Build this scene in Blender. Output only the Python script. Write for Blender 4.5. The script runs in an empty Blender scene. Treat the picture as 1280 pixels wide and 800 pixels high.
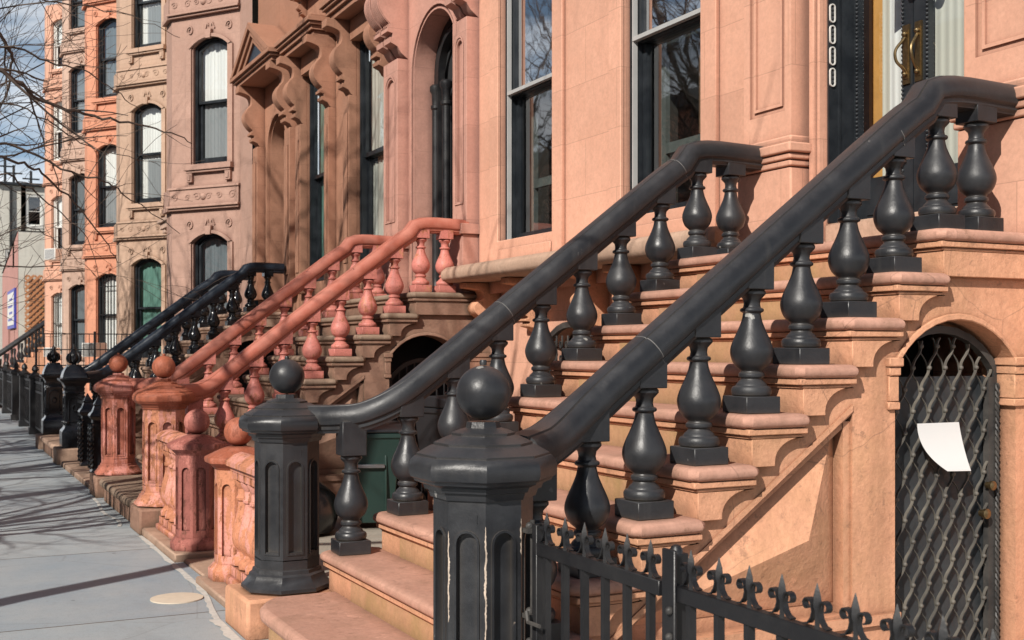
import bpy, bmesh, math, random
from mathutils import Vector, Matrix
random.seed(7)
R = math.radians
scn = bpy.context.scene
col = scn.collection
PI = math.pi

# ------------------------------------------------------------------ camera numbers
S_, C_ = math.sin(0.463), math.cos(0.463)
FPX, HZ, CH = 1481.0, 437.0, 1.5
def pix(px, py, d):
    a = (px - 640) / FPX
    return Vector((d*(S_ + a*C_), d*(C_ - a*S_), CH + (HZ - py)/FPX*d))

# ------------------------------------------------------------------ mesh helpers
class Frame:
    def __init__(s, o, u, n, v=(0, 0, 1)):
        s.o, s.u, s.n, s.v = Vector(o), Vector(u).normalized(), Vector(n).normalized(), Vector(v).normalized()
    def p(s, u, v, w=0.0):
        return s.o + s.u*u + s.v*v + s.n*w

def arc_params(o, t=0.0):
    u0, u1, vb, vs, r = o['u0'] + t, o['u1'] - t, o['vb'] + t, o['vs'], o.get('rise', 0)
    if r <= 0: return u0, u1, vb, vs - t, None
    h = (o['u1'] - o['u0'])/2
    RR = (h*h + r*r)/(2*r); cv = vs + r - RR; R2 = RR - t; h2 = h - t
    vs2 = cv + math.sqrt(max(0, R2*R2 - h2*h2))
    return u0, u1, vb, vs2, (cv, R2, (u0 + u1)/2)

def outline(o, t=0.0, n=12):
    u0, u1, vb, vs, a = arc_params(o, t)
    pts = [(u0, vb), (u1, vb), (u1, vs)]
    if a:
        cv, R2, uc = a
        for k in range(1, n):
            uu = u1 + (u0 - u1)*(0.5 - 0.5*math.cos(PI*k/n))
            pts.append((uu, cv + math.sqrt(max(0, R2*R2 - (uu - uc)**2))))
    pts.append((u0, vs))
    return pts

def top_at(o, u):
    u0, u1, vb, vs, a = arc_params(o, 0)
    if not a: return vs
    cv, R2, uc = a
    return cv + math.sqrt(max(0, R2*R2 - (u - uc)**2))

class MB:
    def __init__(s): s.v, s.f = [], []
    def add(s, vs, fs):
        b = len(s.v); s.v += [tuple(x) for x in vs]; s.f += [tuple(b + i for i in f) for f in fs]
    def box(s, x0, x1, y0, y1, z0, z1):
        vs = [(x, y, z) for x in (x0, x1) for y in (y0, y1) for z in (z0, z1)]
        s.add(vs, [(0,1,3,2),(4,6,7,5),(0,4,5,1),(2,3,7,6),(0,2,6,4),(1,5,7,3)])
    def obox(s, F, u0, u1, v0, v1, w0, w1):
        vs = [F.p(x, y, z) for x in (u0, u1) for y in (v0, v1) for z in (w0, w1)]
        s.add(vs, [(0,1,3,2),(4,6,7,5),(0,4,5,1),(2,3,7,6),(0,2,6,4),(1,5,7,3)])
    def prism(s, F, poly, w0, w1):
        n = len(poly)
        vs = [F.p(u, v, w0) for u, v in poly] + [F.p(u, v, w1) for u, v in poly]
        s.add(vs, [tuple(range(n)), tuple(range(2*n - 1, n - 1, -1))] + [(i, (i+1) % n, n + (i+1) % n, n + i) for i in range(n)])
    def lathe(s, c, prof, n=24, ph=0.0, M=None):
        vs = []
        for r, z in prof:
            for k in range(n):
                a = ph + 2*PI*k/n; p = Vector((r*math.cos(a), r*math.sin(a), z))
                if M: p = M @ p
                vs.append(p + Vector(c))
        m = len(prof)
        fs = [(j*n + k, j*n + (k+1) % n, (j+1)*n + (k+1) % n, (j+1)*n + k) for j in range(m - 1) for k in range(n)]
        fs += [tuple(range(n)), tuple((m-1)*n + k for k in range(n))]
        s.add(vs, fs)
    def sphere(s, c, r, n=24, m=12, sz=1.0):
        prof = [(max(1e-4, r*math.sin(PI*j/m)), -r*sz*math.cos(PI*j/m)) for j in range(m + 1)]
        s.lathe(c, prof, n)
    def sweep(s, pts, prof, closed=True):
        """profile (n, u): n horizontal across, u perpendicular up"""
        N = len(pts); m = len(prof); vs = []
        for i, p in enumerate(pts):
            t = (Vector(pts[min(i+1, N-1)]) - Vector(pts[max(i-1, 0)])).normalized()
            hn = Vector((t.y, -t.x, 0))
            hn = hn.normalized() if hn.length > 1e-5 else Vector((0, 1, 0))
            up = hn.cross(t).normalized()
            if up.z < 0 and abs(up.z) > 1e-3: up = -up
            vs += [Vector(p) + hn*a + up*b for a, b in prof]
        fs = [(i*m + k, i*m + (k+1) % m, (i+1)*m + (k+1) % m, (i+1)*m + k) for i in range(N-1) for k in range(m)]
        fs += [tuple(range(m)), tuple((N-1)*m + k for k in range(m))]
        s.add(vs, fs)
    def tube(s, pts, rad, n=6, flat=None):
        N = len(pts); vs = []; pr = None
        for i, p in enumerate(pts):
            t = (Vector(pts[min(i+1, N-1)]) - Vector(pts[max(i-1, 0)]))
            t = t.normalized() if t.length > 1e-9 else Vector((0, 0, 1))
            if pr is None:
                pr = Vector((0, 0, 1)) if abs(t.z) < .9 else Vector((1, 0, 0))
            a = (pr - t*pr.dot(t)); a = a.normalized() if a.length > 1e-6 else t.orthogonal().normalized()
            pr = a; b = t.cross(a)
            r = rad[i] if isinstance(rad, (list, tuple)) else rad
            vs += [Vector(p) + a*r*math.cos(2*PI*k/n) + b*r*math.sin(2*PI*k/n) for k in range(n)]
        fs = [(i*n + k, i*n + (k+1) % n, (i+1)*n + (k+1) % n, (i+1)*n + k) for i in range(N-1) for k in range(n)]
        fs += [tuple(range(n)), tuple((N-1)*n + k for k in range(n))]
        s.add(vs, fs)
    def ribbon(s, F, pts, th, w0, w1):
        """flat bar bent in the (u,v) plane of F, th thick, from w0 to w1"""
        N = len(pts); vs = []
        for i in range(N):
            a = Vector(pts[max(i-1, 0)]); b = Vector(pts[min(i+1, N-1)]); t = (b - a).normalized()
            nx, ny = -t.y*th/2, t.x*th/2; u, v = pts[i]
            vs += [F.p(u+nx, v+ny, w0), F.p(u-nx, v-ny, w0), F.p(u-nx, v-ny, w1), F.p(u+nx, v+ny, w1)]
        fs = [(i*4 + k, i*4 + (k+1) % 4, (i+1)*4 + (k+1) % 4, (i+1)*4 + k) for i in range(N-1) for k in range(4)]
        fs += [(0,1,2,3), tuple((N-1)*4 + k for k in range(4))]
        s.add(vs, fs)
    def ring(s, F, o, t0, t1, w0, w1, n=12):
        A, B = outline(o, t0, n), outline(o, t1, n); m = len(A)
        vs = [F.p(u, v, w1) for u, v in A] + [F.p(u, v, w1) for u, v in B] + [F.p(u, v, w0) for u, v in A] + [F.p(u, v, w0) for u, v in B]
        fs = []
        for i in range(m):
            j = (i + 1) % m
            fs += [(i, j, m+j, m+i), (2*m+i, 3*m+i, 3*m+j, 2*m+j), (i, 2*m+i, 2*m+j, j), (m+i, m+j, 3*m+j, 3*m+i)]
        s.add(vs, fs)
    def fill(s, F, o, t, w, n=12):
        A = outline(o, t, n); s.add([F.p(u, v, w) for u, v in A], [tuple(range(len(A)))])
    def wall(s, F, u0, u1, v0, vt, ops=(), w=0.0, n=12):
        vtf = vt if callable(vt) else (lambda u: vt)
        cols = {}
        for o in ops: cols.setdefault((o['u0'], o['u1']), []).append(o)
        keys = sorted(cols); cur = u0
        def quad(a, b, va, vb_, ta, tb):
            if max(ta - va, tb - vb_) < 1e-5: return
            s.add([F.p(a, va, w), F.p(b, vb_, w), F.p(b, tb, w), F.p(a, ta, w)], [(0,1,2,3)])
        def plain(a, b):
            if b - a < 1e-5: return
            k = 10 if callable(vt) else 1
            for i in range(k):
                x, y = a + (b-a)*i/k, a + (b-a)*(i+1)/k
                quad(x, y, v0, v0, vtf(x), vtf(y))
        for (a, b) in keys:
            plain(cur, a)
            L = sorted(cols[(a, b)], key=lambda o: o['vb'])
            xs = [a + (b-a)*(0.5 - 0.5*math.cos(PI*k/n)) for k in range(n + 1)]
            for x, y in zip(xs[:-1], xs[1:]):
                bx = by = v0
                for o in L:
                    quad(x, y, bx, by, o['vb'], o['vb'])
                    bx, by = top_at(o, x), top_at(o, y)
                quad(x, y, bx, by, vtf(x), vtf(y))
            for o in L:
                A = outline(o, 0, n); m = len(A); dp = o.get('dep', .15)
                s.add([F.p(u, v, w) for u, v in A] + [F.p(u, v, w - dp) for u, v in A],
                      [(i, (i+1) % m, m + (i+1) % m, m + i) for i in range(m)])
            cur = b
        plain(cur, u1)
    def build(s, name, mat, parent=None, bevel=0, loc=(0,0,0), seg=1, weld=True, ang=35):
        me = bpy.data.meshes.new(name); me.from_pydata(s.v, [], s.f)
        bm = bmesh.new(); bm.from_mesh(me)
        if weld: bmesh.ops.remove_doubles(bm, verts=bm.verts, dist=1e-5)
        bmesh.ops.recalc_face_normals(bm, faces=bm.faces)
        bm.to_mesh(me); bm.free()
        me.polygons.foreach_set('use_smooth', [True]*len(me.polygons))
        me.set_sharp_from_angle(angle=R(ang))
        me.materials.append(mat)
        o = bpy.data.objects.new(name, me); col.objects.link(o)
        if parent: o.parent = parent
        o.location = loc
        if bevel:
            b = o.modifiers.new('edge', 'BEVEL'); b.width = bevel; b.segments = seg; b.limit_method = 'ANGLE'; b.angle_limit = R(40)
            b.harden_normals = False
        return o

def catmull(P, k=6):
    P = [Vector(p) for p in P]; out = []
    for i in range(len(P) - 1):
        a, b, c, d = P[max(i-1, 0)], P[i], P[i+1], P[min(i+2, len(P)-1)]
        for j in range(k):
            t = j/k
            out.append(.5*((2*b) + (c - a)*t + (2*a - 5*b + 4*c - d)*t*t + (3*b - a - 3*c + d)*t**3))
    out.append(P[-1]); return out

def thing(name, label, cat, loc=(0,0,0), group=None):
    o = bpy.data.objects.new(name, None); col.objects.link(o); o.location = loc; o.empty_display_size = .2
    o['label'] = label; o['category'] = cat
    if group: o['group'] = group
    return o
def tag(o, label, cat, group=None):
    o['label'] = label; o['category'] = cat
    if group: o['group'] = group
    return o
def struct(o): o['kind'] = 'structure'; return o
def dup_tree(o, parent=None):
    c = o.copy(); col.objects.link(c); c.parent = parent
    for ch in list(o.children): dup_tree(ch, c)
    return c

# ------------------------------------------------------------------ materials
def newmat(name):
    m = bpy.data.materials.new(name); m.use_nodes = True; nt = m.node_tree; nt.nodes.clear()
    out = nt.nodes.new('ShaderNodeOutputMaterial'); b = nt.nodes.new('ShaderNodeBsdfPrincipled')
    nt.links.new(b.outputs[0], out.inputs[0]); return m, nt, b, out
def N(nt, t, **kw):
    n = nt.nodes.new(t)
    for k, v in kw.items():
        if k in n.inputs.keys(): n.inputs[k].default_value = v
        else: setattr(n, k, v)
    return n
def noise(nt, vec, scale, detail=4, rough=.55):
    n = nt.nodes.new('ShaderNodeTexNoise'); n.inputs['Scale'].default_value = scale
    n.inputs['Detail'].default_value = detail; n.inputs['Roughness'].default_value = rough
    nt.links.new(vec, n.inputs['Vector']); return n.outputs['Fac']
def mapping(nt, vec, scale=(1,1,1), loc=(0,0,0), rot=(0,0,0)):
    m = nt.nodes.new('ShaderNodeMapping'); m.inputs['Scale'].default_value = scale
    m.inputs['Location'].default_value = loc; m.inputs['Rotation'].default_value = rot
    nt.links.new(vec, m.inputs['Vector']); return m.outputs[0]
def ramp(nt, fac, stops):
    r = nt.nodes.new('ShaderNodeValToRGB'); e = r.color_ramp.elements
    while len(e) < len(stops): e.new(.5)
    for i, (p, c) in enumerate(stops):
        e[i].position = p; e[i].color = (c, c, c, 1) if isinstance(c, (int, float)) else (*c, 1)
    nt.links.new(fac, r.inputs[0]); return r.outputs[0]
def mix(nt, fac, a, b, blend='MIX'):
    m = nt.nodes.new('ShaderNodeMix'); m.data_type = 'RGBA'; m.blend_type = blend
    for sock, val in ((m.inputs[0], fac), (m.inputs[6], a), (m.inputs[7], b)):
        if hasattr(val, 'is_linked'): nt.links.new(val, sock)
        elif isinstance(val, (int, float)): sock.default_value = val if sock == m.inputs[0] else (val, val, val, 1)
        else: sock.default_value = (*val, 1)
    return m.outputs[2]
def bump(nt, b, h, strength=.3, dist=.01, prev=None):
    n = nt.nodes.new('ShaderNodeBump'); n.inputs['Strength'].default_value = strength; n.inputs['Distance'].default_value = dist
    nt.links.new(h, n.inputs['Height'])
    if prev: nt.links.new(prev, n.inputs['Normal'])
    nt.links.new(n.outputs[0], b.inputs['Normal']); return n.outputs[0]
def wpos(nt):
    g = nt.nodes.new('ShaderNodeNewGeometry'); return g.outputs['Position']
def mul(c, k): return tuple(min(1, x*k) for x in c)

def n_col(nt, vec, scale):
    n = nt.nodes.new('ShaderNodeTexNoise'); n.inputs['Scale'].default_value = scale; nt.links.new(vec, n.inputs['Vector']); return n.outputs['Color']

def stone(name, c, joints=True, var=.14, stain=(.25, .2, .15), stain_amt=.35, rough=.82, jw=1.15, jh=.46, joff=0, bs=.35, green=0.0, grit=0):
    m, nt, b, out = newmat(name); P = wpos(nt)
    big = noise(nt, P, .9, 5, .6); fine = noise(nt, P, 38, 4, .7); med = noise(nt, P, 6, 5, .62)
    cc = mix(nt, ramp(nt, big, [(.3, 0.), (.7, 1.)]), mul(c, 1 - var), mul(c, 1 + var*.6))
    cc = mix(nt, ramp(nt, med, [(.42, 0.), (.75, .55)]), cc, mul((c[0]*.96, c[1]*.9, c[2]*.86), .88))
    st = noise(nt, mapping(nt, P, (5, 5, .55)), 1.0, 5, .65)
    cc = mix(nt, ramp(nt, st, [(.5, 0.), (.78, stain_amt)]), cc, mul(stain, 1))
    cc = mix(nt, ramp(nt, fine, [(.33, .30), (.58, 0.)]), cc, mul(c, .5))
    g2 = noise(nt, P, 15, 6, .72)
    cc = mix(nt, ramp(nt, g2, [(.30, .34), (.52, 0.)]), cc, mul(c, .62))
    cc = mix(nt, ramp(nt, g2, [(.58, 0.), (.80, .40)]), cc, mul(c, 1.35))
    if green:
        gn = noise(nt, P, 3.2, 4, .6)
        cc = mix(nt, ramp(nt, gn, [(.45, 0.), (.7, green)]), cc, (.34, .27, .09))
    if grit:
        g3 = noise(nt, P, 11, 8, .8)
        cc = mix(nt, ramp(nt, g3, [(.57, 0.), (.64, .55)]), cc, (.27, .15, .10))
        g4 = noise(nt, mapping(nt, P, (1, 1, 1), (7, 3, 1)), 5.5, 9, .78)
        cc = mix(nt, ramp(nt, g4, [(.62, 0.), (.66, .65)]), cc, mul(c, 1.28))
        vv = nt.nodes.new('ShaderNodeTexVoronoi'); vv.feature = 'DISTANCE_TO_EDGE'; vv.inputs['Scale'].default_value = 1.7; nt.links.new(mix(nt, .18, P, n_col(nt, P, 3), 'ADD'), vv.inputs['Vector'])
        cr = N(nt, 'ShaderNodeMath', operation='MULTIPLY'); nt.links.new(ramp(nt, vv.outputs['Distance'], [(0., .45), (.006, 0.)]), cr.inputs[0]); nt.links.new(ramp(nt, big, [(.5, 0.), (.6, 1.)]), cr.inputs[1])
        cc = mix(nt, cr.outputs[0], cc, (.16, .09, .07))
    h = fine
    nrm = bump(nt, b, med, bs*.8, .014); nrm = bump(nt, b, g2, bs*.8, .006, nrm)
    if joints:
        sp = nt.nodes.new('ShaderNodeSeparateXYZ'); nt.links.new(P, sp.inputs[0])
        cb = nt.nodes.new('ShaderNodeCombineXYZ')
        ad = N(nt, 'ShaderNodeMath', operation='ADD'); nt.links.new(sp.outputs[0], ad.inputs[0]); nt.links.new(sp.outputs[1], ad.inputs[1])
        nt.links.new(ad.outputs[0], cb.inputs[0])
        az = N(nt, 'ShaderNodeMath', operation='ADD'); az.inputs[1].default_value = joff
        nt.links.new(sp.outputs[2], az.inputs[0]); nt.links.new(az.outputs[0], cb.inputs[1])
        br = nt.nodes.new('ShaderNodeTexBrick'); nt.links.new(cb.outputs[0], br.inputs['Vector'])
        br.inputs['Scale'].default_value = 1; br.inputs['Brick Width'].default_value = jw; br.inputs['Row Height'].default_value = jh
        br.inputs['Mortar Size'].default_value = .0028; br.inputs['Mortar Smooth'].default_value = .3
        br.inputs['Color1'].default_value = (0, 0, 0, 1); br.inputs['Color2'].default_value = (1, 1, 1, 1); br.inputs['Mortar'].default_value = (.5, .5, .5, 1)
        cc = mix(nt, .22, cc, mix(nt, br.outputs['Color'], mul(c, .74), mul(c, 1.18)))
        f2 = N(nt, 'ShaderNodeMath', operation='MULTIPLY'); f2.inputs[1].default_value = .55; nt.links.new(br.outputs['Fac'], f2.inputs[0])
        cc = mix(nt, f2.outputs[0], cc, mul(c, .5))
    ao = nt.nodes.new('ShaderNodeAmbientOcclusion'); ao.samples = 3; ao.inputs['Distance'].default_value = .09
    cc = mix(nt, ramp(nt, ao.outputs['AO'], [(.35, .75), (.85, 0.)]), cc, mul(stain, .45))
    bump(nt, b, h, bs, .004, nrm)
    nt.links.new(cc, b.inputs['Base Color']); b.inputs['Roughness'].default_value = rough
    b.inputs['Specular IOR Level'].default_value = .25
    return m

def paint(name, c, rough=.42, chips=0.0, chip_col=(.6, .55, .48), dust=.25, dust_sky_col=None, scale=1.0, spec=.5, bs=.25, top=.0, nicks=0):
    m, nt, b, out = newmat(name); P = wpos(nt)
    n1 = noise(nt, P, 5*scale, 6, .65); n2 = noise(nt, P, 70*scale, 4, .7); n0 = noise(nt, P, 16*scale, 3, .5)
    dc = dust_sky_col or tuple(min(1, x*1.9 + .03) for x in c)
    cc = mix(nt, ramp(nt, n1, [(.40, 0.), (.72, dust)]), c, dc)
    cc = mix(nt, ramp(nt, n2, [(.55, 0.), (.8, .35)]), cc, mul(c, .5))
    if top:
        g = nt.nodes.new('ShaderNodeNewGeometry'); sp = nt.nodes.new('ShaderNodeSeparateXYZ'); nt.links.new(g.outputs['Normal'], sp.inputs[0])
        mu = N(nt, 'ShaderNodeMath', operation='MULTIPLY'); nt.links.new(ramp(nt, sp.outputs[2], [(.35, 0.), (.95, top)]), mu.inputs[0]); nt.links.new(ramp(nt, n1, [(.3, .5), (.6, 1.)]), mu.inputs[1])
        cc = mix(nt, mu.outputs[0], cc, dc)  # dust on upward faces also paints in their paler sky reflection
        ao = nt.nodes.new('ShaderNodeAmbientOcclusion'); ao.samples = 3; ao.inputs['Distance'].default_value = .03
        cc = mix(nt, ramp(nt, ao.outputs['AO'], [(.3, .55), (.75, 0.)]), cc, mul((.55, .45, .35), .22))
    rr = ramp(nt, n1, [(.3, rough*.8), (.75, min(1, rough*1.6))])
    nr = bump(nt, b, n0, bs*.6, .004)
    if chips:
        n3 = noise(nt, mapping(nt, P, (16, 16, 7.0)), 1, 8, .72)
        ch = ramp(nt, n3, [(1 - chips, 0.), (1 - chips + .012, 1.)])
        cc = mix(nt, ch, cc, chip_col)
        nr = bump(nt, b, ch, -.4, .004, nr)
    if nicks:
        v = nt.nodes.new('ShaderNodeTexVoronoi'); v.inputs['Scale'].default_value = 7
        nt.links.new(mix(nt, .03, P, n_col(nt, P, 40), 'ADD'), v.inputs['Vector'])
        sc = nt.nodes.new('ShaderNodeSeparateColor'); nt.links.new(v.outputs['Color'], sc.inputs[0])
        mm = N(nt, 'ShaderNodeMath', operation='MULTIPLY'); nt.links.new(ramp(nt, v.outputs['Distance'], [(.085, 1.), (.10, 0.)]), mm.inputs[0]); nt.links.new(ramp(nt, sc.outputs[0], [(.70, 0.), (.74, .7)]), mm.inputs[1])
        cc = mix(nt, mm.outputs[0], cc, (.42, .41, .38))
        st = noise(nt, mapping(nt, P, (22, 22, 1.6)), 1.0, 5, .6)
        cc = mix(nt, ramp(nt, st, [(.56, 0.), (.74, .22)]), cc, (.08, .077, .072))
    bump(nt, b, n2, bs, .0015, nr)
    nt.links.new(cc, b.inputs['Base Color']); nt.links.new(rr, b.inputs['Roughness'])
    b.inputs['Specular IOR Level'].default_value = spec
    return m

def peeling(name, c1, c2, c3, th=.5, rough=.7, sc=1.0):
    """layers of old paint flaking off: c1 top coat, c2 under coat, c3 bare dirty stone"""
    m, nt, b, out = newmat(name); P = wpos(nt)
    n1 = noise(nt, mapping(nt, P, (9*sc, 9*sc, 2.6*sc)), 1.0, 10, .74); n2 = noise(nt, mapping(nt, P, (9, 9, 4)), 1.6, 10, .76); n3 = noise(nt, P, 65, 4, .7)
    f1 = ramp(nt, n1, [(th - .008, 0.), (th + .008, 1.)])
    f2 = ramp(nt, n2, [(.565, 0.), (.58, .9)])
    cc = mix(nt, f1, c1, c2); cc = mix(nt, f2, cc, c3)
    cc = mix(nt, ramp(nt, n3, [(.48, 0.), (.72, .45)]), cc, mul(c3, .5))
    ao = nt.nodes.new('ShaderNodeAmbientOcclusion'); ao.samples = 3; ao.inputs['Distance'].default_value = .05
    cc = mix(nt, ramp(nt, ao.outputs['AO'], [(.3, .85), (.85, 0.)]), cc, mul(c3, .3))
    nb = bump(nt, b, f1, -.6, .004); nb = bump(nt, b, f2, -.6, .004, nb); bump(nt, b, n3, .45, .003, nb)
    nt.links.new(cc, b.inputs['Base Color']); b.inputs['Roughness'].default_value = rough; b.inputs['Specular IOR Level'].default_value = .3
    return m

def plain(name, c, rough=.6, metal=0, var=.15, sc=8):
    m, nt, b, out = newmat(name); P = wpos(nt)
    cc = mix(nt, noise(nt, P, sc, 4, .6), mul(c, 1 - var), mul(c, 1 + var))
    nt.links.new(cc, b.inputs['Base Color']); b.inputs['Roughness'].default_value = rough; b.inputs['Metallic'].default_value = metal
    return m

def glassmat(name, tint=(.75, .8, .82), refl=.22, rough=.02, wob=.03):
    m, nt, b, out = newmat(name); nt.nodes.remove(b); P = wpos(nt)
    tr = nt.nodes.new('ShaderNodeBsdfTransparent'); tr.inputs[0].default_value = (*tint, 1)
    gl = nt.nodes.new('ShaderNodeBsdfGlossy'); gl.inputs['Roughness'].default_value = rough; gl.inputs[0].default_value = (.95, .97, 1, 1)
    bp = nt.nodes.new('ShaderNodeBump'); bp.inputs['Strength'].default_value = wob; bp.inputs['Distance'].default_value = .03
    nt.links.new(noise(nt, P, 2.2, 2), bp.inputs['Height']); nt.links.new(bp.outputs[0], gl.inputs['Normal'])
    lw = nt.nodes.new('ShaderNodeLayerWeight'); pw = N(nt, 'ShaderNodeMath', operation='POWER'); pw.inputs[1].default_value = 4.0; nt.links.new(lw.outputs['Facing'], pw.inputs[0])
    mr = nt.nodes.new('ShaderNodeMapRange'); mr.inputs['To Min'].default_value = refl; mr.inputs['To Max'].default_value = 1.0
    nt.links.new(pw.outputs[0], mr.inputs['Value'])
    mx = nt.nodes.new('ShaderNodeMixShader'); nt.links.new(mr.outputs[0], mx.inputs[0]); nt.links.new(tr.outputs[0], mx.inputs[1]); nt.links.new(gl.outputs[0], mx.inputs[2])
    nt.links.new(mx.outputs[0], out.inputs[0]); return m

def curtainmat(name, c, folds=28):
    m, nt, b, out = newmat(name); P = wpos(nt)
    w = nt.nodes.new('ShaderNodeTexWave'); w.inputs['Scale'].default_value = folds/16; w.inputs['Distortion'].default_value = 1.5
    w.bands_direction = 'Y'; nt.links.new(mapping(nt, P, (1, 3, .12)), w.inputs['Vector'])
    cc = mix(nt, w.outputs['Fac'], mul(c, .86), mul(c, 1.04)); nt.links.new(cc, b.inputs['Base Color'])
    bump(nt, b, w.outputs['Fac'], .3, .015); b.inputs['Roughness'].default_value = .9
    return m

PEACH = (.60, .305, .20)
M = {}
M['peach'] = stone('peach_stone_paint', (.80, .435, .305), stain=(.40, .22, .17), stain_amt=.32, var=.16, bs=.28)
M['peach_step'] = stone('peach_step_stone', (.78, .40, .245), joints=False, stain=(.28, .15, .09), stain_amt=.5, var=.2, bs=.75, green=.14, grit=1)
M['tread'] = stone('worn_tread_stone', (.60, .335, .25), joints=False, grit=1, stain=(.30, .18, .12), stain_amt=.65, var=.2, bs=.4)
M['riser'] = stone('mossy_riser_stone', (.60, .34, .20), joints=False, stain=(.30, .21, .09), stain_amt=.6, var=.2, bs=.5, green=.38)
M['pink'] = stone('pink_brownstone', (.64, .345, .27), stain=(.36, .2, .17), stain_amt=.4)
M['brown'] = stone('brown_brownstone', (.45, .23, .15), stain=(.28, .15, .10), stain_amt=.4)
M['brown_step'] = stone('weathered_brown_step', (.36, .21, .15), joints=False, stain=(.17, .14, .09), stain_amt=.6, var=.3, bs=.6)
M['brown_tread'] = stone('weathered_pale_tread', (.36, .26, .19), joints=False, stain=(.2, .12, .08), stain_amt=.7, var=.3, bs=.6)
M['ledge'] = stone('ledge_stone', (.56, .38, .28), joints=False, stain=(.25, .17, .12), stain_amt=.5, var=.2, bs=.5)
M['mauve'] = stone('mauve_brownstone', (.53, .335, .265), stain=(.33, .2, .17), stain_amt=.4)
M['tan'] = stone('tan_brownstone', (.58, .40, .295), stain=(.33, .22, .16), stain_amt=.45)
M['orange'] = stone('orange_paint_stone', (.72, .335, .215), stain=(.5, .2, .12), stain_amt=.35)
M['dull'] = stone('dull_tan_stone', (.60, .42, .33), stain=(.3, .2, .16), stain_amt=.55)
M['salmon'] = stone('salmon_stone', (.74, .42, .30), stain=(.4, .24, .18), stain_amt=.4)
M['cream'] = stone('cream_render', (.68, .66, .59), stain=(.3, .28, .24), stain_amt=.4)
M['pinkshop'] = stone('rose_render', (.58, .31, .27), joints=False)
M['grey'] = paint('charcoal_paint', (.020, .021, .024), rough=.36, dust=.30, dust_sky_col=(.068, .069, .075), chips=.32, chip_col=(.12, .115, .11), bs=.6, top=.5, nicks=1)
M['grey_chip'] = paint('chipped_charcoal_paint', (.018, .019, .022), rough=.36, nicks=1, chips=.30, chip_col=(.50, .40, .32), dust=.35, dust_sky_col=(.08, .083, .09), bs=.5, top=.5)
M['gloss'] = paint('black_gloss_paint', (.012, .013, .016), rough=.16, dust=.25, dust_sky_col=(.03, .032, .036), spec=.6)
M['navy'] = paint('blue_black_paint', (.015, .022, .034), rough=.3, dust=.35, dust_sky_col=(.04, .055, .075))
M['rail_red'] = paint('brick_red_paint', (.44, .125, .08), rough=.5, dust=.7, dust_sky_col=(.56, .23, .17), chips=.34, chip_col=(.26, .08, .06), bs=.5, top=.35)
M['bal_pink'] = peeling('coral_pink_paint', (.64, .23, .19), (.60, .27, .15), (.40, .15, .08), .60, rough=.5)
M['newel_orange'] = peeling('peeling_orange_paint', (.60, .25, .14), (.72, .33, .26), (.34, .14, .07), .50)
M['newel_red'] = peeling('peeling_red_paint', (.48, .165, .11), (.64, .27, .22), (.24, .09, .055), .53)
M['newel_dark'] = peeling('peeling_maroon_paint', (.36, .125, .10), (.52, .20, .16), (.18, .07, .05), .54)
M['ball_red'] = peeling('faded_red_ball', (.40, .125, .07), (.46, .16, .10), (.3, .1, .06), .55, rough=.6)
M['iron'] = paint('black_iron_paint', (.014, .014, .016), rough=.40, dust=.35, dust_sky_col=(.05, .048, .046), chips=.27, chip_col=(.12, .07, .05), bs=.5)
M['iron_rust'] = paint('worn_iron', (.035, .034, .034), rough=.5, dust=.6, dust_sky_col=(.13, .115, .10), chips=.30, chip_col=(.28, .2, .13))
M['lattice'] = paint('dusty_lattice_iron', (.085, .08, .072), rough=.5, dust=.6, dust_sky_col=(.28, .25, .20))
M['backing'] = paint('gate_sheet_metal', (.03, .034, .038), rough=.45, dust=.5, dust_sky_col=(.08, .085, .09))
M['frame_dark'] = paint('dark_window_paint', (.013, .016, .020), rough=.35, dust=.4, dust_sky_col=(.05, .06, .07), chips=.28, chip_col=(.2, .19, .16))
M['alu'] = plain('white_storm_frame', (.46, .46, .45), .4)
M['white'] = plain('white_paint', (.75, .74, .70), .5, var=.06)
M['paper'] = plain('white_paper', (.80, .80, .79), .85, var=.02)
M['glass'] = glassmat('old_window_glass', refl=.14)
M['glass_clear'] = glassmat('clear_glass', tint=(.93,.95,.95), refl=.07)
M['glass_sky'] = glassmat('reflective_window_glass', tint=(.5, .55, .58), refl=.62)
M['dark_room'] = plain('dark_room', (.018, .018, .02), .9)
M['room'] = plain('dim_room', (.10, .085, .07), .9)
M['wood_dark'] = plain('old_brown_wood', (.22, .125, .07), .6, var=.5, sc=14)
M['wood_light'] = plain('honey_wood', (.66, .34, .10), .45, var=.3, sc=10)
M['wood_grey'] = plain('grey_green_wood', (.16, .17, .15), .6, var=.5, sc=20)
M['curt_white'] = curtainmat('white_curtain', (.85, .85, .82))
M['curt_cream'] = curtainmat('cream_curtain', (.62, .62, .54))
M['curt_green'] = curtainmat('green_curtain', (.13, .27, .22))
M['curt_grey'] = curtainmat('grey_curtain', (.30, .32, .33))
M['brass'] = plain('aged_brass', (.26, .19, .10), .45, 1, var=.5, sc=60)
M['steel'] = plain('dull_steel', (.45, .45, .46), .35, 1)
M['bin_green'] = plain('green_plastic', (.014, .036, .030), .45)
M['bin_black'] = plain('black_plastic', (.022, .023, .026), .4)
M['bin_blue'] = plain('blue_plastic', (.10, .26, .38), .45)
M['bag'] = plain('black_bag_plastic', (.012, .012, .014), .25)
M['bare'] = plain('bare_weathered_undercoat', (.62, .50, .40), .8, var=.5, sc=30)
M['joint'] = plain('cracked_joint_filler', (.16, .155, .15), .8, var=.6, sc=60)
M['bark'] = plain('bark', (.10, .075, .06), .9, var=.5, sc=20)
M['mortar'] = plain('white_mortar', (.58, .56, .52), .9, var=.35, sc=24)
M['cover'] = plain('cream_cover', (.66, .57, .45), .8, var=.12, sc=20)
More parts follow.
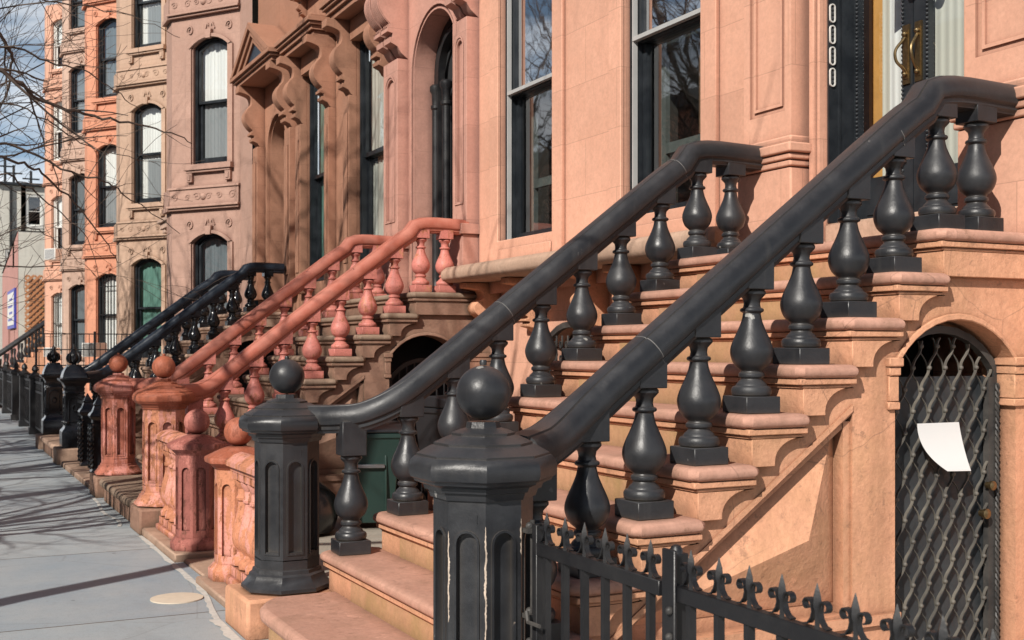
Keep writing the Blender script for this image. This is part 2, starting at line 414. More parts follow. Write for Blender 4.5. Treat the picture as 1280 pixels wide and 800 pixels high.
M['blue_sign'] = plain('blue_sign', (.06, .07, .42), .4)
M['trellis'] = plain('trellis_wood', (.50, .22, .10), .7)
M['leaf'] = plain('ivy_leaf', (.10, .13, .035), .7, var=.5, sc=5)
M['roofing'] = plain('tar_roof', (.05, .05, .05), .9)
M['kerb'] = plain('granite_kerb', (.30, .29, .28), .85, sc=30)
M['ornament'] = M['dull']

def sidewalk_mat():
    m, nt, b, out = newmat('bluestone_slabs'); P = wpos(nt)
    sp = nt.nodes.new('ShaderNodeSeparateXYZ'); nt.links.new(P, sp.inputs[0])
    cb = nt.nodes.new('ShaderNodeCombineXYZ')
    ax = N(nt, 'ShaderNodeMath', operation='ADD'); ax.inputs[1].default_value = 5.05; nt.links.new(sp.outputs[0], ax.inputs[0])
    ay = N(nt, 'ShaderNodeMath', operation='ADD'); ay.inputs[1].default_value = .25; nt.links.new(sp.outputs[1], ay.inputs[0])
    nt.links.new(ax.outputs[0], cb.inputs[0]); nt.links.new(ay.outputs[0], cb.inputs[1])
    wob = nt.nodes.new('ShaderNodeTexNoise'); wob.inputs['Scale'].default_value = 1.3; nt.links.new(P, wob.inputs['Vector'])
    br = nt.nodes.new('ShaderNodeTexBrick'); nt.links.new(mix(nt, .02, cb.outputs[0], wob.outputs['Color'], 'ADD'), br.inputs['Vector'])
    br.offset = .0; br.inputs['Scale'].default_value = 1; br.inputs['Brick Width'].default_value = 40; br.inputs['Row Height'].default_value = 2.366
    br.inputs['Mortar Size'].default_value = .008; br.inputs['Mortar Smooth'].default_value = .2; br.inputs['Bias'].default_value = 0
    br.inputs['Color1'].default_value = (0, 0, 0, 1); br.inputs['Color2'].default_value = (1, 1, 1, 1)
    a, c = (.29, .35, .40), (.38, .43, .455)
    cc = mix(nt, br.outputs['Color'], a, c)
    n1 = noise(nt, P, 1.6, 6, .65); n2 = noise(nt, P, 22, 5, .7); n3 = noise(nt, P, 120, 3, .7)
    cc = mix(nt, ramp(nt, n1, [(.35, 0.), (.7, .6)]), cc, (.46, .47, .46))
    cc = mix(nt, ramp(nt, n2, [(.52, 0.), (.75, .40)]), cc, (.22, .23, .24))
    cc = mix(nt, ramp(nt, n3, [(.3, .35), (.5, 0.)]), cc, (.14, .14, .14))
    vo = nt.nodes.new('ShaderNodeTexVoronoi'); vo.inputs['Scale'].default_value = 2.6; nt.links.new(P, vo.inputs['Vector'])
    cc = mix(nt, ramp(nt, vo.outputs['Distance'], [(.03, .7), (.05, 0.)]), cc, (.12, .12, .12))
    n4 = noise(nt, mapping(nt, P, (1.2, .5, 1)), 1.1, 6, .7); cc = mix(nt, ramp(nt, n4, [(.52, 0.), (.72, .45)]), cc, (.24, .25, .26))
    vc = nt.nodes.new('ShaderNodeTexVoronoi'); vc.feature = 'DISTANCE_TO_EDGE'; vc.inputs['Scale'].default_value = .55; nt.links.new(mix(nt, .12, P, wob.outputs['Color'], 'ADD'), vc.inputs['Vector'])
    cc = mix(nt, ramp(nt, vc.outputs['Distance'], [(.0, .25), (.003, 0.)]), cc, (.13, .12, .11))
    cc = mix(nt, br.outputs['Fac'], cc, (.12, .10, .075))
    inv = ramp(nt, br.outputs['Fac'], [(0, 1.), (1, 0.)])
    nb = bump(nt, b, inv, .6, .008); nb = bump(nt, b, n1, .3, .02, nb); bump(nt, b, n2, .35, .003, nb)
    nt.links.new(cc, b.inputs['Base Color']); b.inputs['Roughness'].default_value = .62; b.inputs['Specular IOR Level'].default_value = .4
    return m
M['sidewalk'] = sidewalk_mat()
M['asphalt'] = plain('asphalt', (.05, .05, .052), .9, sc=40)
M['concrete'] = stone('areaway_concrete', (.42, .38, .32), joints=False)
M['earth'] = plain('earth', (.12, .10, .07), .95)

# ------------------------------------------------------------------ ground
g = MB(); g.add([(-900, -900, -.16), (900, -900, -.16), (900, 1500, -.16), (-900, 1500, -.16)], [(0,1,2,3)])
struct(g.build('ground', M['earth']))
g = MB(); g.add([(-11, -60, -.13), (-2.95, -60, -.13), (-2.95, 300, -.13), (-11, 300, -.13)], [(0,1,2,3)])
struct(g.build('road', M['asphalt']))
g = MB(); g.box(-2.95, -2.78, -60, 49, -.15, 0.004)
struct(g.build('kerb', M['kerb'], bevel=.01))
g = MB(); g.box(-2.775, 5.4, -60, 49, -.14, 0)
struct(g.build('sidewalk', M['sidewalk']))
g = MB(); g.add([(1.98, -8, .006), (4.9, -8, .006), (4.9, 48, .006), (1.98, 48, .006)], [(0,1,2,3)])
struct(g.build('areaway_paving', M['concrete']))

# ------------------------------------------------------------------ windows
def opn(u0, u1, vb, vs, rise=0, dep=.14): return dict(u0=u0, u1=u1, vb=vb, vs=vs, rise=rise, dep=dep)

def window(parent, F, o, sill=None, frame='frame_dark', sash='frame_dark', meet=None, curtain=None, glass='glass',
           fr=.06, storm=None, bars=False, room='dark_room', shade=None, simple=False, glass_up=None):
    d = o['dep']; top = top_at(o, (o['u0'] + o['u1'])/2)
    m = meet if meet else (o['vb'] + top)/2
    w = MB(); w.ring(F, o, .0015, fr, -d - .04, -d + .05); w.ring(F, o, fr*.4, fr*.62, -d, -d + .062)
    wo = w.build('window', M[frame], parent)
    iu = dict(u0=o['u0'] + fr, u1=o['u1'] - fr, vb=m - .025, vs=o['vs'] - (0 if o['rise'] else fr), rise=max(0, o['rise'] - fr*.25) if o['rise'] else 0)
    if o['rise']: iu['vs'] = o['vs'] - fr*.75
    il = dict(u0=o['u0'] + fr, u1=o['u1'] - fr, vb=o['vb'] + fr, vs=m + .025, rise=0)
    st = .05 if not simple else .045
    sm = MB(); sm.ring(F, iu, .001, st, -d - .03, -d + .012); sm.ring(F, il, .001, st, -d - .075, -d - .034)
    sm.obox(F, il['u0'] + .002, il['u1'] - .002, il['vb'] + st, il['vb'] + st + .045, -d - .072, -d - .037)
    sm.build('sash', M[sash], wo)
    p = MB(); p.fill(F, iu, st*.8, -d - .012); p.build('pane', M[glass_up or glass], wo)
    p = MB(); p.fill(F, il, st*.8, -d - .056); p.build('pane', M[glass], wo)
    if storm:
        s2 = MB(); s2.ring(F, o, fr*.9, fr + .010, -d + .02, -d + .060); s2.obox(F, o['u0'] + fr, o['u1'] - fr, m - .016, m + .016, -d + .02, -d + .064)
        s2.build('storm_frame', M[storm], wo)
    if curtain:
        c = MB()
        for (mat, a, b_, za, zb) in curtain:
            c = MB(); uu0 = o['u0'] + (o['u1'] - o['u0'])*a; uu1 = o['u0'] + (o['u1'] - o['u0'])*b_
            vv0 = o['vb'] + (top - o['vb'])*za; vv1 = o['vb'] + (top - o['vb'])*zb
            k = 24
            pts = [(uu0 + (uu1 - uu0)*i/k, -d - .092 + .010*math.sin(i*1.9) ) for i in range(k + 1)]
            for i in range(k):
                c.add([F.p(pts[i][0], vv0, pts[i][1]), F.p(pts[i+1][0], vv0, pts[i+1][1]), F.p(pts[i+1][0], vv1, pts[i+1][1]), F.p(pts[i][0], vv1, pts[i][1])], [(0,1,2,3)])
            c.build('curtain', M[mat], wo)
    # dim room behind the glass
    r = MB(); e = .25; dd = 1.1
    a0, a1, b0, b1 = o['u0'] - .0, o['u1'] + .0, o['vb'] - .0, top + .02
    w0, w1 = -d - .08, -d - dd
    r.add([F.p(a0, b0, w0), F.p(a1, b0, w0), F.p(a1, b1, w0), F.p(a0, b1, w0), F.p(a0 - e, b0 - e, w1), F.p(a1 + e, b0 - e, w1), F.p(a1 + e, b1, w1), F.p(a0 - e, b1, w1)],
          [(4,5,6,7), (0,1,5,4), (1,2,6,5), (2,3,7,6), (3,0,4,7)])
    r.build('room_interior', M[room], wo)
    if bars:
        b = MB(); n = 7
        for i in range(n + 1):
            u = o['u0'] + (o['u1'] - o['u0'])*(i + .5)/(n + 1)
            b.obox(F, u - .008, u + .008, o['vb'] + .03, top_at(o, u) - .04, -.03, -.014)
        for v in (o['vb'] + .15, (o['vb'] + top)/2, top - .35):
            b.obox(F, o['u0'] + .003, o['u1'] - .003, v - .012, v + .012, -.038, -.0305)
        b.build('window_bars', M['iron'], wo)
    return wo

# ------------------------------------------------------------------ facade ornament
def console_profile(h=.92, p=.38):
    ctrl = [(1.0, -.10), (.80, -.115), (.58, -.15), (.50, -.22), (.52, -.29), (.66, -.36), (.76, -.45), (.74, -.55), (.60, -.64), (.46, -.69)]
    c2 = [(q.x, q.y) for q in catmull([(a, b, 0) for a, b in ctrl], 4)]
    pts = [(0, 0), (1, 0)] + c2 + [(.46, -.72), (.54, -.725), (.54, -.765), (.40, -.775), (.40, -.81), (.48, -.815), (.46, -.86), (.28, -.89), (.2, -.94), (0, -1)]
    return [(a*p, b*h) for a, b in pts]

def console(m, X, y0, y1, ztop, h=.92, p=.38, ribs=False):
    F = Frame((X, 0, ztop), (-1, 0, 0), (0, 1, 0))
    pr = console_profile(h, p)
    m.prism(F, pr, y0, y1)
    if ribs:
        n = 5
        for i in range(n):
            a = y0 + (y1 - y0)*(i + .2)/n; b = y0 + (y1 - y0)*(i + .8)/n
            m.prism(F, [(x + (.014 if x > .05 else 0), z) for x, z in pr[2:-8]] + [(.02, pr[-9][1]), (.02, pr[2][1])], a, b)

def stepped_hood(m, X, y0, y1, z, p=.4):
    m.box(X - p + .06, X + .02, y0 + .06, y1 - .06, z, z + .07)
    m.box(X - p + .02, X + .02, y0 + .02, y1 - .02, z + .071, z + .13)
    m.box(X - p - .02, X + .02, y0 - .02, y1 + .02, z + .131, z + .17)
    m.box(X - p - .05, X + .02, y0 - .05, y1 + .05, z + .171, z + .23)
    m.box(X - p + .0, X + .02, y0, y1, z + .231, z + .27)

# ------------------------------------------------------------------ stoops
X0, T, Z0, RS, HWY = 1.796, .267, .2193, .2028, .947
def sx(i): return X0 + i*T
def sz(i): return Z0 + i*RS
def slope(x): return Z0 + (x - X0)/T*RS

def bull(m, x0, x1, y0, y1, z1, th, r=None, k=4):
    """slab with rounded nosing on every side (plan rectangle)"""
    r = r or th/2; rings = []
    for j in range(k*2 + 1):
        a = -PI/2 + PI*j/(k*2); ins = r*(1 - math.cos(a)); z = z1 - th/2 + (th/2)*math.sin(a)
        rings.append((ins, z))
    c = .03; vs = []
    def loop(ins, z):
        a, b, c0, d = x0 + ins, x1 - ins, y0 + ins, y1 - ins
        return [(a + c, c0, z), (b - c, c0, z), (b, c0 + c, z), (b, d - c, z), (b - c, d, z), (a + c, d, z), (a, d - c, z), (a, c0 + c, z)]
    for ins, z in rings: vs += loop(ins, z)
    n = 8; fs = [(j*n + q, j*n + (q+1) % n, (j+1)*n + (q+1) % n, (j+1)*n + q) for j in range(len(rings)-1) for q in range(n)]
    fs += [tuple(range(n)), tuple((len(rings)-1)*n + q for q in range(n))]
    m.add(vs, fs)

def build_stoop(root, mt, with_gate=True):
    """mt: dict tread, riser, side, newelbase"""
    FX = Frame((0, 0, 0), (1, 0, 0), (0, 1, 0))
    fsz = sz(0)
    # bottom step: broad curved stone between the newels
    pts = []
    hy = 1.36
    for k in range(25):
        y = -1.10 + 2.20*k/24; e = max(0, abs(y) - .78)/.32
        pts.append((1.50 + .14*e**2.2, y))
    def curved(zb, zt, off, name, mat):
        s = MB(); P = [(x + off, y) for x, y in pts] + [(2.1, 1.10), (2.1, -1.10)]
        n = len(P); s.add([(x, y, zb) for x, y in P] + [(x, y, zt) for x, y in P], [tuple(range(n)), tuple(range(2*n-1, n-1, -1))] + [(i, (i+1) % n, n + (i+1) % n, n + i) for i in range(n)])
        return s
    a = curved(fsz - .075, fsz, 0, '', None); st = a.build('step', mt['tread'], root, bevel=.03, seg=3)
    curved(.0, fsz - .0755, .045, '', None).build('riser', mt['riser'], st, bevel=.004)
    for sgn in (-1, 1):
        b = MB(); b.box(1.50, 1.99, sgn*1.34 - .25, sgn*1.34 + .25, -.01, fsz - .012)
        b.build('newel_plinth', mt['base'], root, bevel=.018, seg=2)
    # steps 1..8 and landing
    for i in range(1, 10):
        fx = sx(i) - .15; z = sz(i); last = i == 9
        x1 = 4.97 if last else sx(i) + .20
        hw = 1.115
        flare = .0
        ya, yb = -hw, hw
        if i == 1: ya, yb = -hw - .09, hw + .09
        t = MB(); bull(t, fx, x1, ya, yb, z, .058, .03)
        step = t.build('landing' if last else 'step', mt['tread'], root)
        f = MB(); f.box(fx + .022, x1 - .02, ya + .018, yb - .018, z - .084, z - .0585)
        f.box(fx + .042, x1 - .04, ya + .032, yb - .032, z - .099, z - .0845)
        f.build('fillet', mt['side'], step, bevel=.004)
        # body with a cove bracket at the back end
        zb = sz(i - 1) - .012; zt = z - .0995; xa = fx + .05
        if i == 1: zb = fsz - .012
        if last: poly = [(xa, zb), (x1, zb), (x1, zt), (xa, zt)]
        else:
            cove = []
            cx, cz = sx(i) + .165, zb
            for k in range(9):
                a_ = PI - (PI/2)*k/8
                cove.append((cx + .145*math.cos(a_) , zb + .02 + (zt - zb - .02)*math.sin(a_)))
            poly = [(xa, zb), (sx(i) + .02, zb)] + cove + [(sx(i) + .18, zt), (xa, zt)]
        bd = MB(); bd.prism(FX, [(x, zz) for x, zz in poly], ya + .034, yb - .034)
        bd.build('bracket_block', mt['side'], step, bevel=.003)
        rs = MB(); rs.box(xa - .004, xa + .01, -.80, .80, zb + .0115, zt); rs.build('riser', mt['riser'], step)
    # side walls
    top = lambda x: min(slope(x) - .15, 1.83)
    for sgn in (-1, 1):
        F = Frame((0, 0, 0), (1, 0, 0), (0, sgn, 0)); w = 1.042
        s = MB(); door = opn(3.845, 4.60, .02, 1.42, .215, .20)
        s.wall(F, 3.60, 4.96, 0, top, [door], w=w, n=16)
        # part left of the door: raised border round a sunk triangular panel
        P1, P2 = (2.36, .36), (3.555, 1.19)
        def pl(poly, w0, w1): s.prism(F, poly, w0, w1)
        pl([(1.98, .0), (1.98, top(1.98)), (3.5995, top(3.60)), (3.5995, 1.222), (2.30, .33), (2.30, .0)], w - .08, w)
        pl([(2.30, .0), (2.30, .33), (3.60, .36), (3.60, .0)], w - .08, w - .001)
        pl([(2.42, .40), (3.555, 1.19), (3.56, 1.16), (2.47, .40)], w - .08, w - .018)
        s.obox(F, 3.56, 3.5995, .36, 1.19, w - .08, w - .014); s.add([F.p(3.60, .3, w - .09), F.p(3.60, 1.5, w - .09), F.p(3.60, 1.5, w), F.p(3.60, .3, w)], [(0,1,2,3)])
        s.obox(F, 2.2, 3.86, .30, .345, w + .0005, w + .022)
        s.prism(F, [(2.33, .352), (3.5995, 1.262), (3.5995, 1.235), (2.37, .352)], w - .03, w + .007)
        s.add([F.p(2.3, .3, w - .075), F.p(3.6, .3, w - .075), F.p(3.6, 1.24, w - .075)], [(0,1,2)])
        A, B, C, D = F.p(3.552, 1.165, w - .070), F.p(3.552, .405, w - .070), F.p(2.49, .405, w - .070), F.p(3.33, .70, w + .035)
        s.add([A, B, C, D], [(0,1,3), (1,2,3), (2,0,3)])
        so = s.build('side_wall', mt['wall'], root)
        # arch moulding and imposts
        a = MB(); big = dict(u0=3.82, u1=4.625, vb=-.2, vs=1.42, rise=.245)
        A0, A1 = outline(big, 0, 16)[2:], outline(door, 0, 16)[2:]
        A0 = [q for q in A0]; A1 = [q for q in A1]
        vs = []; m = len(A0)
        for w_ in (w + .016,): vs += [F.p(u, v, w_) for u, v in A0] + [F.p(u, v, w_ + .004) for u, v in A1]
        vs += [F.p(u, v, w) for u, v in A0] + [F.p(u, v, w) for u, v in A1]
        a.add(vs, [(i, i+1, m+i+1, m+i) for i in range(m-1)] + [(i, i+1, 2*m+i+1, 2*m+i) for i in range(m-1)] + [(m+i, m+i+1, 3*m+i+1, 3*m+i) for i in range(m-1)])
        for (u0, u1) in ((3.80, 3.86), (4.58, 4.95)):
            a.obox(F, u0 - .012, u1 + .012, 1.425, 1.465, w - .1, w + .030)
            a.obox(F, u0 - .003, u1 + .005, 1.385, 1.4245, w - .1, w + .020)
            a.obox(F, u0, u1, 1.27, 1.3845, w - .1, w + .012)
            a.obox(F, u0 - .006, u1 + .004, 1.235, 1.2695, w - .1, w + .016)
        a.build('arch_moulding', mt['wall'], so, bevel=.005)
        dk = MB(); dk.obox(F, 3.88, 4.8, .02, 1.66, w - .9, w - .7); dk.build('dark_passage', M['dark_room'], so)
    # body under the landing that closes the passage
    c = MB(); c.box(1.99, 3.86, -.98, .98, .0, .12); c.build('core', mt['wall'], root)

# baluster template
def baluster_mb(top=.64):
    m = MB(); m.box(-.086, .086, -.086, .086, .001, .072)
    pr = [(.060, .072), (.079, .074), (.084, .086), (.084, .100), (.077, .112), (.066, .114), (.064, .120), (.058, .128), (.047, .138), (.044, .147),
          (.053, .150), (.055, .159), (.053, .169), (.044, .173), (.046, .178)]
    bul = catmull([(.050, .182, 0), (.074, .205, 0), (.088, .240, 0), (.089, .270, 0), (.078, .305, 0), (.060, .345, 0), (.044, .385, 0), (.037, .418, 0)], 3)
    pr += [(q.x, q.y) for q in bul]
    pr += [(.037, .422), (.048, .425), (.050, .432), (.048, .440), (.037, .443), (.034, .460), (.037, .478), (.052, .494), (.057, .500), (.057, .512), (.050, .517), (.040, .520)]
    m.lathe((0, 0, 0), pr, 28)
    m.box(-.066, .066, -.066, .066, .5185, top)
    return m

_RH = [(0, .077), (.022, .0765), (.040, .0725), (.0435, .0640), (.0475, .0640), (.052, .0690), (.068, .058), (.080, .040), (.088, .016), (.0885, -.010), (.082, -.026), (.070, -.033), (.066, -.036), (.066, -.054), (.056, -.062), (.052, -.074)]
RAIL = [(-a, b) for a, b in reversed(_RH[1:])] + _RH

def rail_path(sgn, xend=4.675):
    y = sgn*HWY; off = .645
    P = [(1.86, sgn*1.27, 1.125), (2.0, sgn*1.115, 1.130), (2.12, sgn*1.02, 1.150), (2.28, sgn*.960, 1.235), (2.50, y, slope(2.5) + off)]
    pts = catmull(P, 8)
    pts += [Vector((x, y, slope(x) + off)) for x in (2.8, 3.1, 3.4, 3.7, 3.92)]
    z9 = sz(9) + off
    pts += [Vector((4.02, y, slope(4.02) + off - .004)), Vector((4.08, y, slope(4.08) + off - .012)), Vector((4.14, y, z9 - .022)), Vector((4.20, y, z9 - .006)), Vector((4.27, y, z9 + .002)), Vector((4.36, y, z9 + .004))]
    pts += [Vector((xend, y, z9 - .004))]
    return pts

def octo(m, c, prof):
    m.lathe(c, [(r/math.cos(PI/8), z) for r, z in prof], 8, PI/8)

def newel_octagon(root, loc, mat, ballmat, capmat=None, sc=1.0, seam=True):
    x, y, z = loc
    s = MB()
    octo(s, loc, [(.225*sc, .0), (.240*sc, .012), (.238*sc, .03), (.222*sc, .045), (.200*sc, .075), (.196*sc, .09), (.182*sc, .10), (.178*sc, .118), (.169*sc, .122), (.169*sc, .175)])
    octo(s, loc, [(.1695*sc, .755), (.169*sc, .79), (.169*sc, .80), (.178*sc, .805)])
    # shaft faces with arched sunk panels
    ap = .169*sc; hw = ap*math.tan(PI/8)
    for k in range(8):
        a = PI/4*k; n = Vector((math.cos(a), math.sin(a), 0)); u = Vector((-n.y, n.x, 0))
        F = Frame(Vector(loc) + n*ap, u, n)
        o = opn(-hw*.56, hw*.56, .215, .66, hw*.56, .020)
        s.wall(F, -hw, hw, .17, .78, [o], n=8)
        s.fill(F, o, 0, -.0195, n=8)
        s.ring(F, dict(u0=-hw*.68, u1=hw*.68, vb=.20, vs=.66, rise=hw*.68), 0, hw*.12, -.0005, .005, n=8)
    so = s.build('newel_post', mat, root)
    c = MB()
    octo(c, loc, [(.178*sc, .80), (.184*sc, .815), (.186*sc, .823), (.198*sc, .826), (.204*sc, .842), (.222*sc, .850), (.232*sc, .853), (.236*sc, .862), (.246*sc, .868), (.252*sc, .882), (.252*sc, .905), (.246*sc, .925), (.233*sc, .938),
                  (.226*sc, .939), (.226*sc, .946), (.180*sc, .972), (.168*sc, .974), (.168*sc, .982), (.120*sc, 1.004), (.108*sc, 1.006), (.108*sc, 1.014), (.078*sc, 1.026), (.060*sc, 1.030), (.055*sc, 1.05)])
    c.build('cap', capmat or mat, so)
    b = MB(); b.sphere((x, y, z + 1.147), .1*sc, 36, 20); b.lathe((x, y, z + 1.24), [(.012, 0), (.013, .012), (.010, .018)], 10)
    b.build('ball_finial', ballmat, so)
    return so

def build_railing(root, sgn, mats, newel=True, nx=1.74):
    """mats: rail, bal, newel, ball"""
    brnd = random.Random(hash((round(root.location.y*10), sgn)) % 1000)
    r = MB(); r.sweep(rail_path(sgn), RAIL); r.build('handrail', mats['rail'], root)
    if mats['rail'] is M['grey']:
        P = rail_path(sgn)
        for xx in ((2.62, 3.9) if sgn < 0 else (2.9, 4.05)):
            c0 = Vector((xx, sgn*HWY, slope(xx) + .645 - (.006 if xx > 3.8 else 0))); tt = Vector((T, 0, RS)).normalized()
            j = MB(); j.sweep([c0 - tt*.0018, c0 + tt*.0018], [(a*1.008, b*1.012) for a, b in RAIL]); j.build('rail_joint', M['joint'], root)
    base = None
    for i in range(1, 11):
        x = sx(min(i, 9)) + (.25 if i == 10 else 0); z = sz(min(i, 9)); y = sgn*HWY
        if i == 1: x -= .02; y = sgn*1.045
        if i == 2: y = sgn*.955
        key = 'hi' if i == 1 else 'n'
        if key == 'hi':
            o = baluster_mb(.70).build('baluster', mats['bal'], root, bevel=.003)
        elif base is None:
            o = base = baluster_mb(.655).build('baluster', mats['bal'], root, bevel=.003)
        else:
            o = base.copy(); col.objects.link(o); o.parent = root
        o.location = (x, y, z); o.rotation_euler = (brnd.uniform(-.008, .008), brnd.uniform(-.008, .008), brnd.uniform(-.05, .05))
    if newel:
        newel_octagon(root, (nx, sgn*1.34, Z0 - .012), mats['newel'], mats['ball'], mats.get('cap'), sc=.92 if 'chipped' in root['label'] else .95)

# ------------------------------------------------------------------ security gate under the near stoop
def lattice_gate(root, F, o, w):
    f = MB(); f.ring(F, o, .003, .038, w - .03, w + .01); f.obox(F, o['u1'] - .075, o['u1'] - .039, o['vb'] + .04, 1.37, w - .02, w + .012)
    f.build('frame', M['iron_rust'], root)
    s = MB(); s.obox(F, o['u0'] + .056, o['u1'] - .056, o['vb'] + .02, 1.375, w - .036, w - .031)
    s.build('backing_sheet', M['backing'], root)
    l = MB(); cx, cz = .100, .099; nx = 9
    u_start = o['u0'] - .02
    for k in range(-18, 12):
        for sg in (1, -1):
            # wavy bars that swell round each crossing
            pts = []; 
            for j in range(0, 111):
                v = o['vb'] + j*.0148
                ph = (v - o['vb'])/cz
                u = u_start + .02 + (k + ph*.5)*cx*1.0 if sg > 0 else u_start + .02 + (k + 18 - ph*.5)*cx
                u -= sg*.0066*math.sin(ph*2*PI)
                if o['u0'] + .05 < u < o['u1'] - .05 and v < top_at(o, u) - .05: pts.append((u, v))
                else:
                    if len(pts) > 2: l.ribbon(F, pts, .0045 if sg > 0 else .0028, w - (.004 if sg > 0 else .012), w + (.010 if sg > 0 else -.0045))
                    pts = []
            if len(pts) > 2: l.ribbon(F, pts, .0045 if sg > 0 else .0028, w - (.004 if sg > 0 else .012), w + (.010 if sg > 0 else -.0045))
    for i in range(-2, 24):
        for j in range(0, 18):
            v = o['vb'] + j*cz; u = u_start + .02 + (i + (j % 2)*.5)*cx
            if o['u0'] + .06 < u < o['u1'] - .06 and v < top_at(o, u) - .07: l.sphere(F.p(u, v, w + .006), .0115, 7, 6)
    l.build('lattice', M['lattice'], root)
    # rope moulding at the lock side
    r = MB()
    for q in range(2):
        pts = [];
        for j in range(240):
            v = .05 + j*.0054; a = j*.55 + q*PI
            pts.append(F.p(o['u1'] - .028 + .006*math.cos(a), v, w + .022 + .006*math.sin(a)))
        r.tube(pts, .006, 5)
    r.build('rope_moulding', M['iron_rust'], root)
    My = Matrix.Rotation(R(90), 3, 'X')
    for (u, v, rr) in ((o['u1'] - .085, .86, .022), (o['u1'] - .125, .73, .024)):
        k = MB()
        k.lathe(F.p(u, v, w + .01), [(rr*.7, 0), (rr*.7, .02), (rr, .025), (rr, .04), (rr*.5, .046)], 14, 0, My)
        k.build('lock_cylinder', M['brass'], root)

# ------------------------------------------------------------------ wrought fence in front
def spear(m, F, u, z, s=1.0):
    def loft(rows):
        vs = []
        for hw, hd, v in rows: vs += [F.p(u - hw, v, 0), F.p(u, v, hd), F.p(u + hw, v, 0), F.p(u, v, -hd)]
        n = len(rows); m.add(vs, [(i*4 + k, i*4 + (k+1) % 4, (i+1)*4 + (k+1) % 4, (i+1)*4 + k) for i in range(n-1) for k in range(4)] + [(0,1,2,3), tuple((n-1)*4 + k for k in range(4))])
    loft([(.009*s, .009*s, z), (.0075*s, .0075*s, z + .045*s), (.019*s, .013*s, z + .055*s), (.019*s, .013*s, z + .066*s), (.014*s, .012*s, z + .085*s), (.001, .001, z + .118*s)])

def scroll_pts(sg, u, z, s=1.0):
    pts = [(u + sg*.050*s, z + .004), (u + sg*.032*s, z + .010*s), (u + sg*.018*s, z + .026*s), (u + sg*.012*s, z + .045*s), (u + sg*.016*s, z + .062*s)]
    cx, cz = u + sg*.036*s, z + .062*s
    for k in range(12):
        a = PI - k*.42; r = .021*s*(1 - k*.045)
        pts.append((cx + sg*r*math.cos(a), cz + r*math.sin(a)))
    return pts

def iron_panel(root, F, u0, u1, n, zt, post=None, rail='top_rail'):
    r = MB(); r.obox(F, u0, u1, zt - .042, zt, -.014, .014); r.build('top_rail', M['iron'], root, bevel=.002)
    r = MB(); r.obox(F, u0, u1, .10, .135, -.012, .012); r.build('bottom_rail', M['iron'], root, bevel=.002)
    for i in range(n):
        u = u0 + (u1 - u0)*(i + .5)/n
        b = MB(); b.obox(F, u - .010, u + .010, .05, zt - .0425, -.010, .010); p = b.build('picket', M['iron'], root)
        s = MB(); spear(s, F, u, zt, .86); s.build('spearhead', M['iron'], p)
        c = MB()
        for sg in (-1, 1): c.ribbon(F, scroll_pts(sg, u, zt, .80), .0038, -.008, .008)
        c.build('scroll', M['iron'], p)

# =================================================================== HOUSES
FW = Frame((0, 0, 0), (0, 1, 0), (-1, 0, 0))
def facade_frame(X): return Frame((X, 0, 0), (0, 1, 0), (-1, 0, 0))

# --- near house, peach
XF = 4.85
F1 = facade_frame(XF)
H1 = thing('brownstone_house', 'peach painted brownstone house with storm windows behind the charcoal railed stoop', 'house', (XF, 7.1, 0), 'brownstone row houses')
def rel(root, o): o.parent = root; o.matrix_parent_inverse = Matrix.Translation(-Vector(root.location)); return o
# helper: parts are modelled in world coordinates, so parent with the inverse offset
_orig_build = MB.build
def build(s, name, mat, parent=None, **kw):
    o = _orig_build(s, name, mat, None, **kw)
    if parent is not None:
        o.parent = parent
        base = parent
        off = Vector((0, 0, 0))
        if parent.type == 'EMPTY': off = Vector(parent.location)
        if parent.type == 'EMPTY' and parent.get('local'): off = Vector((0, 0, 0))
        if off.length: o.location = Vector(o.location) - off
    return o
MB.build = build

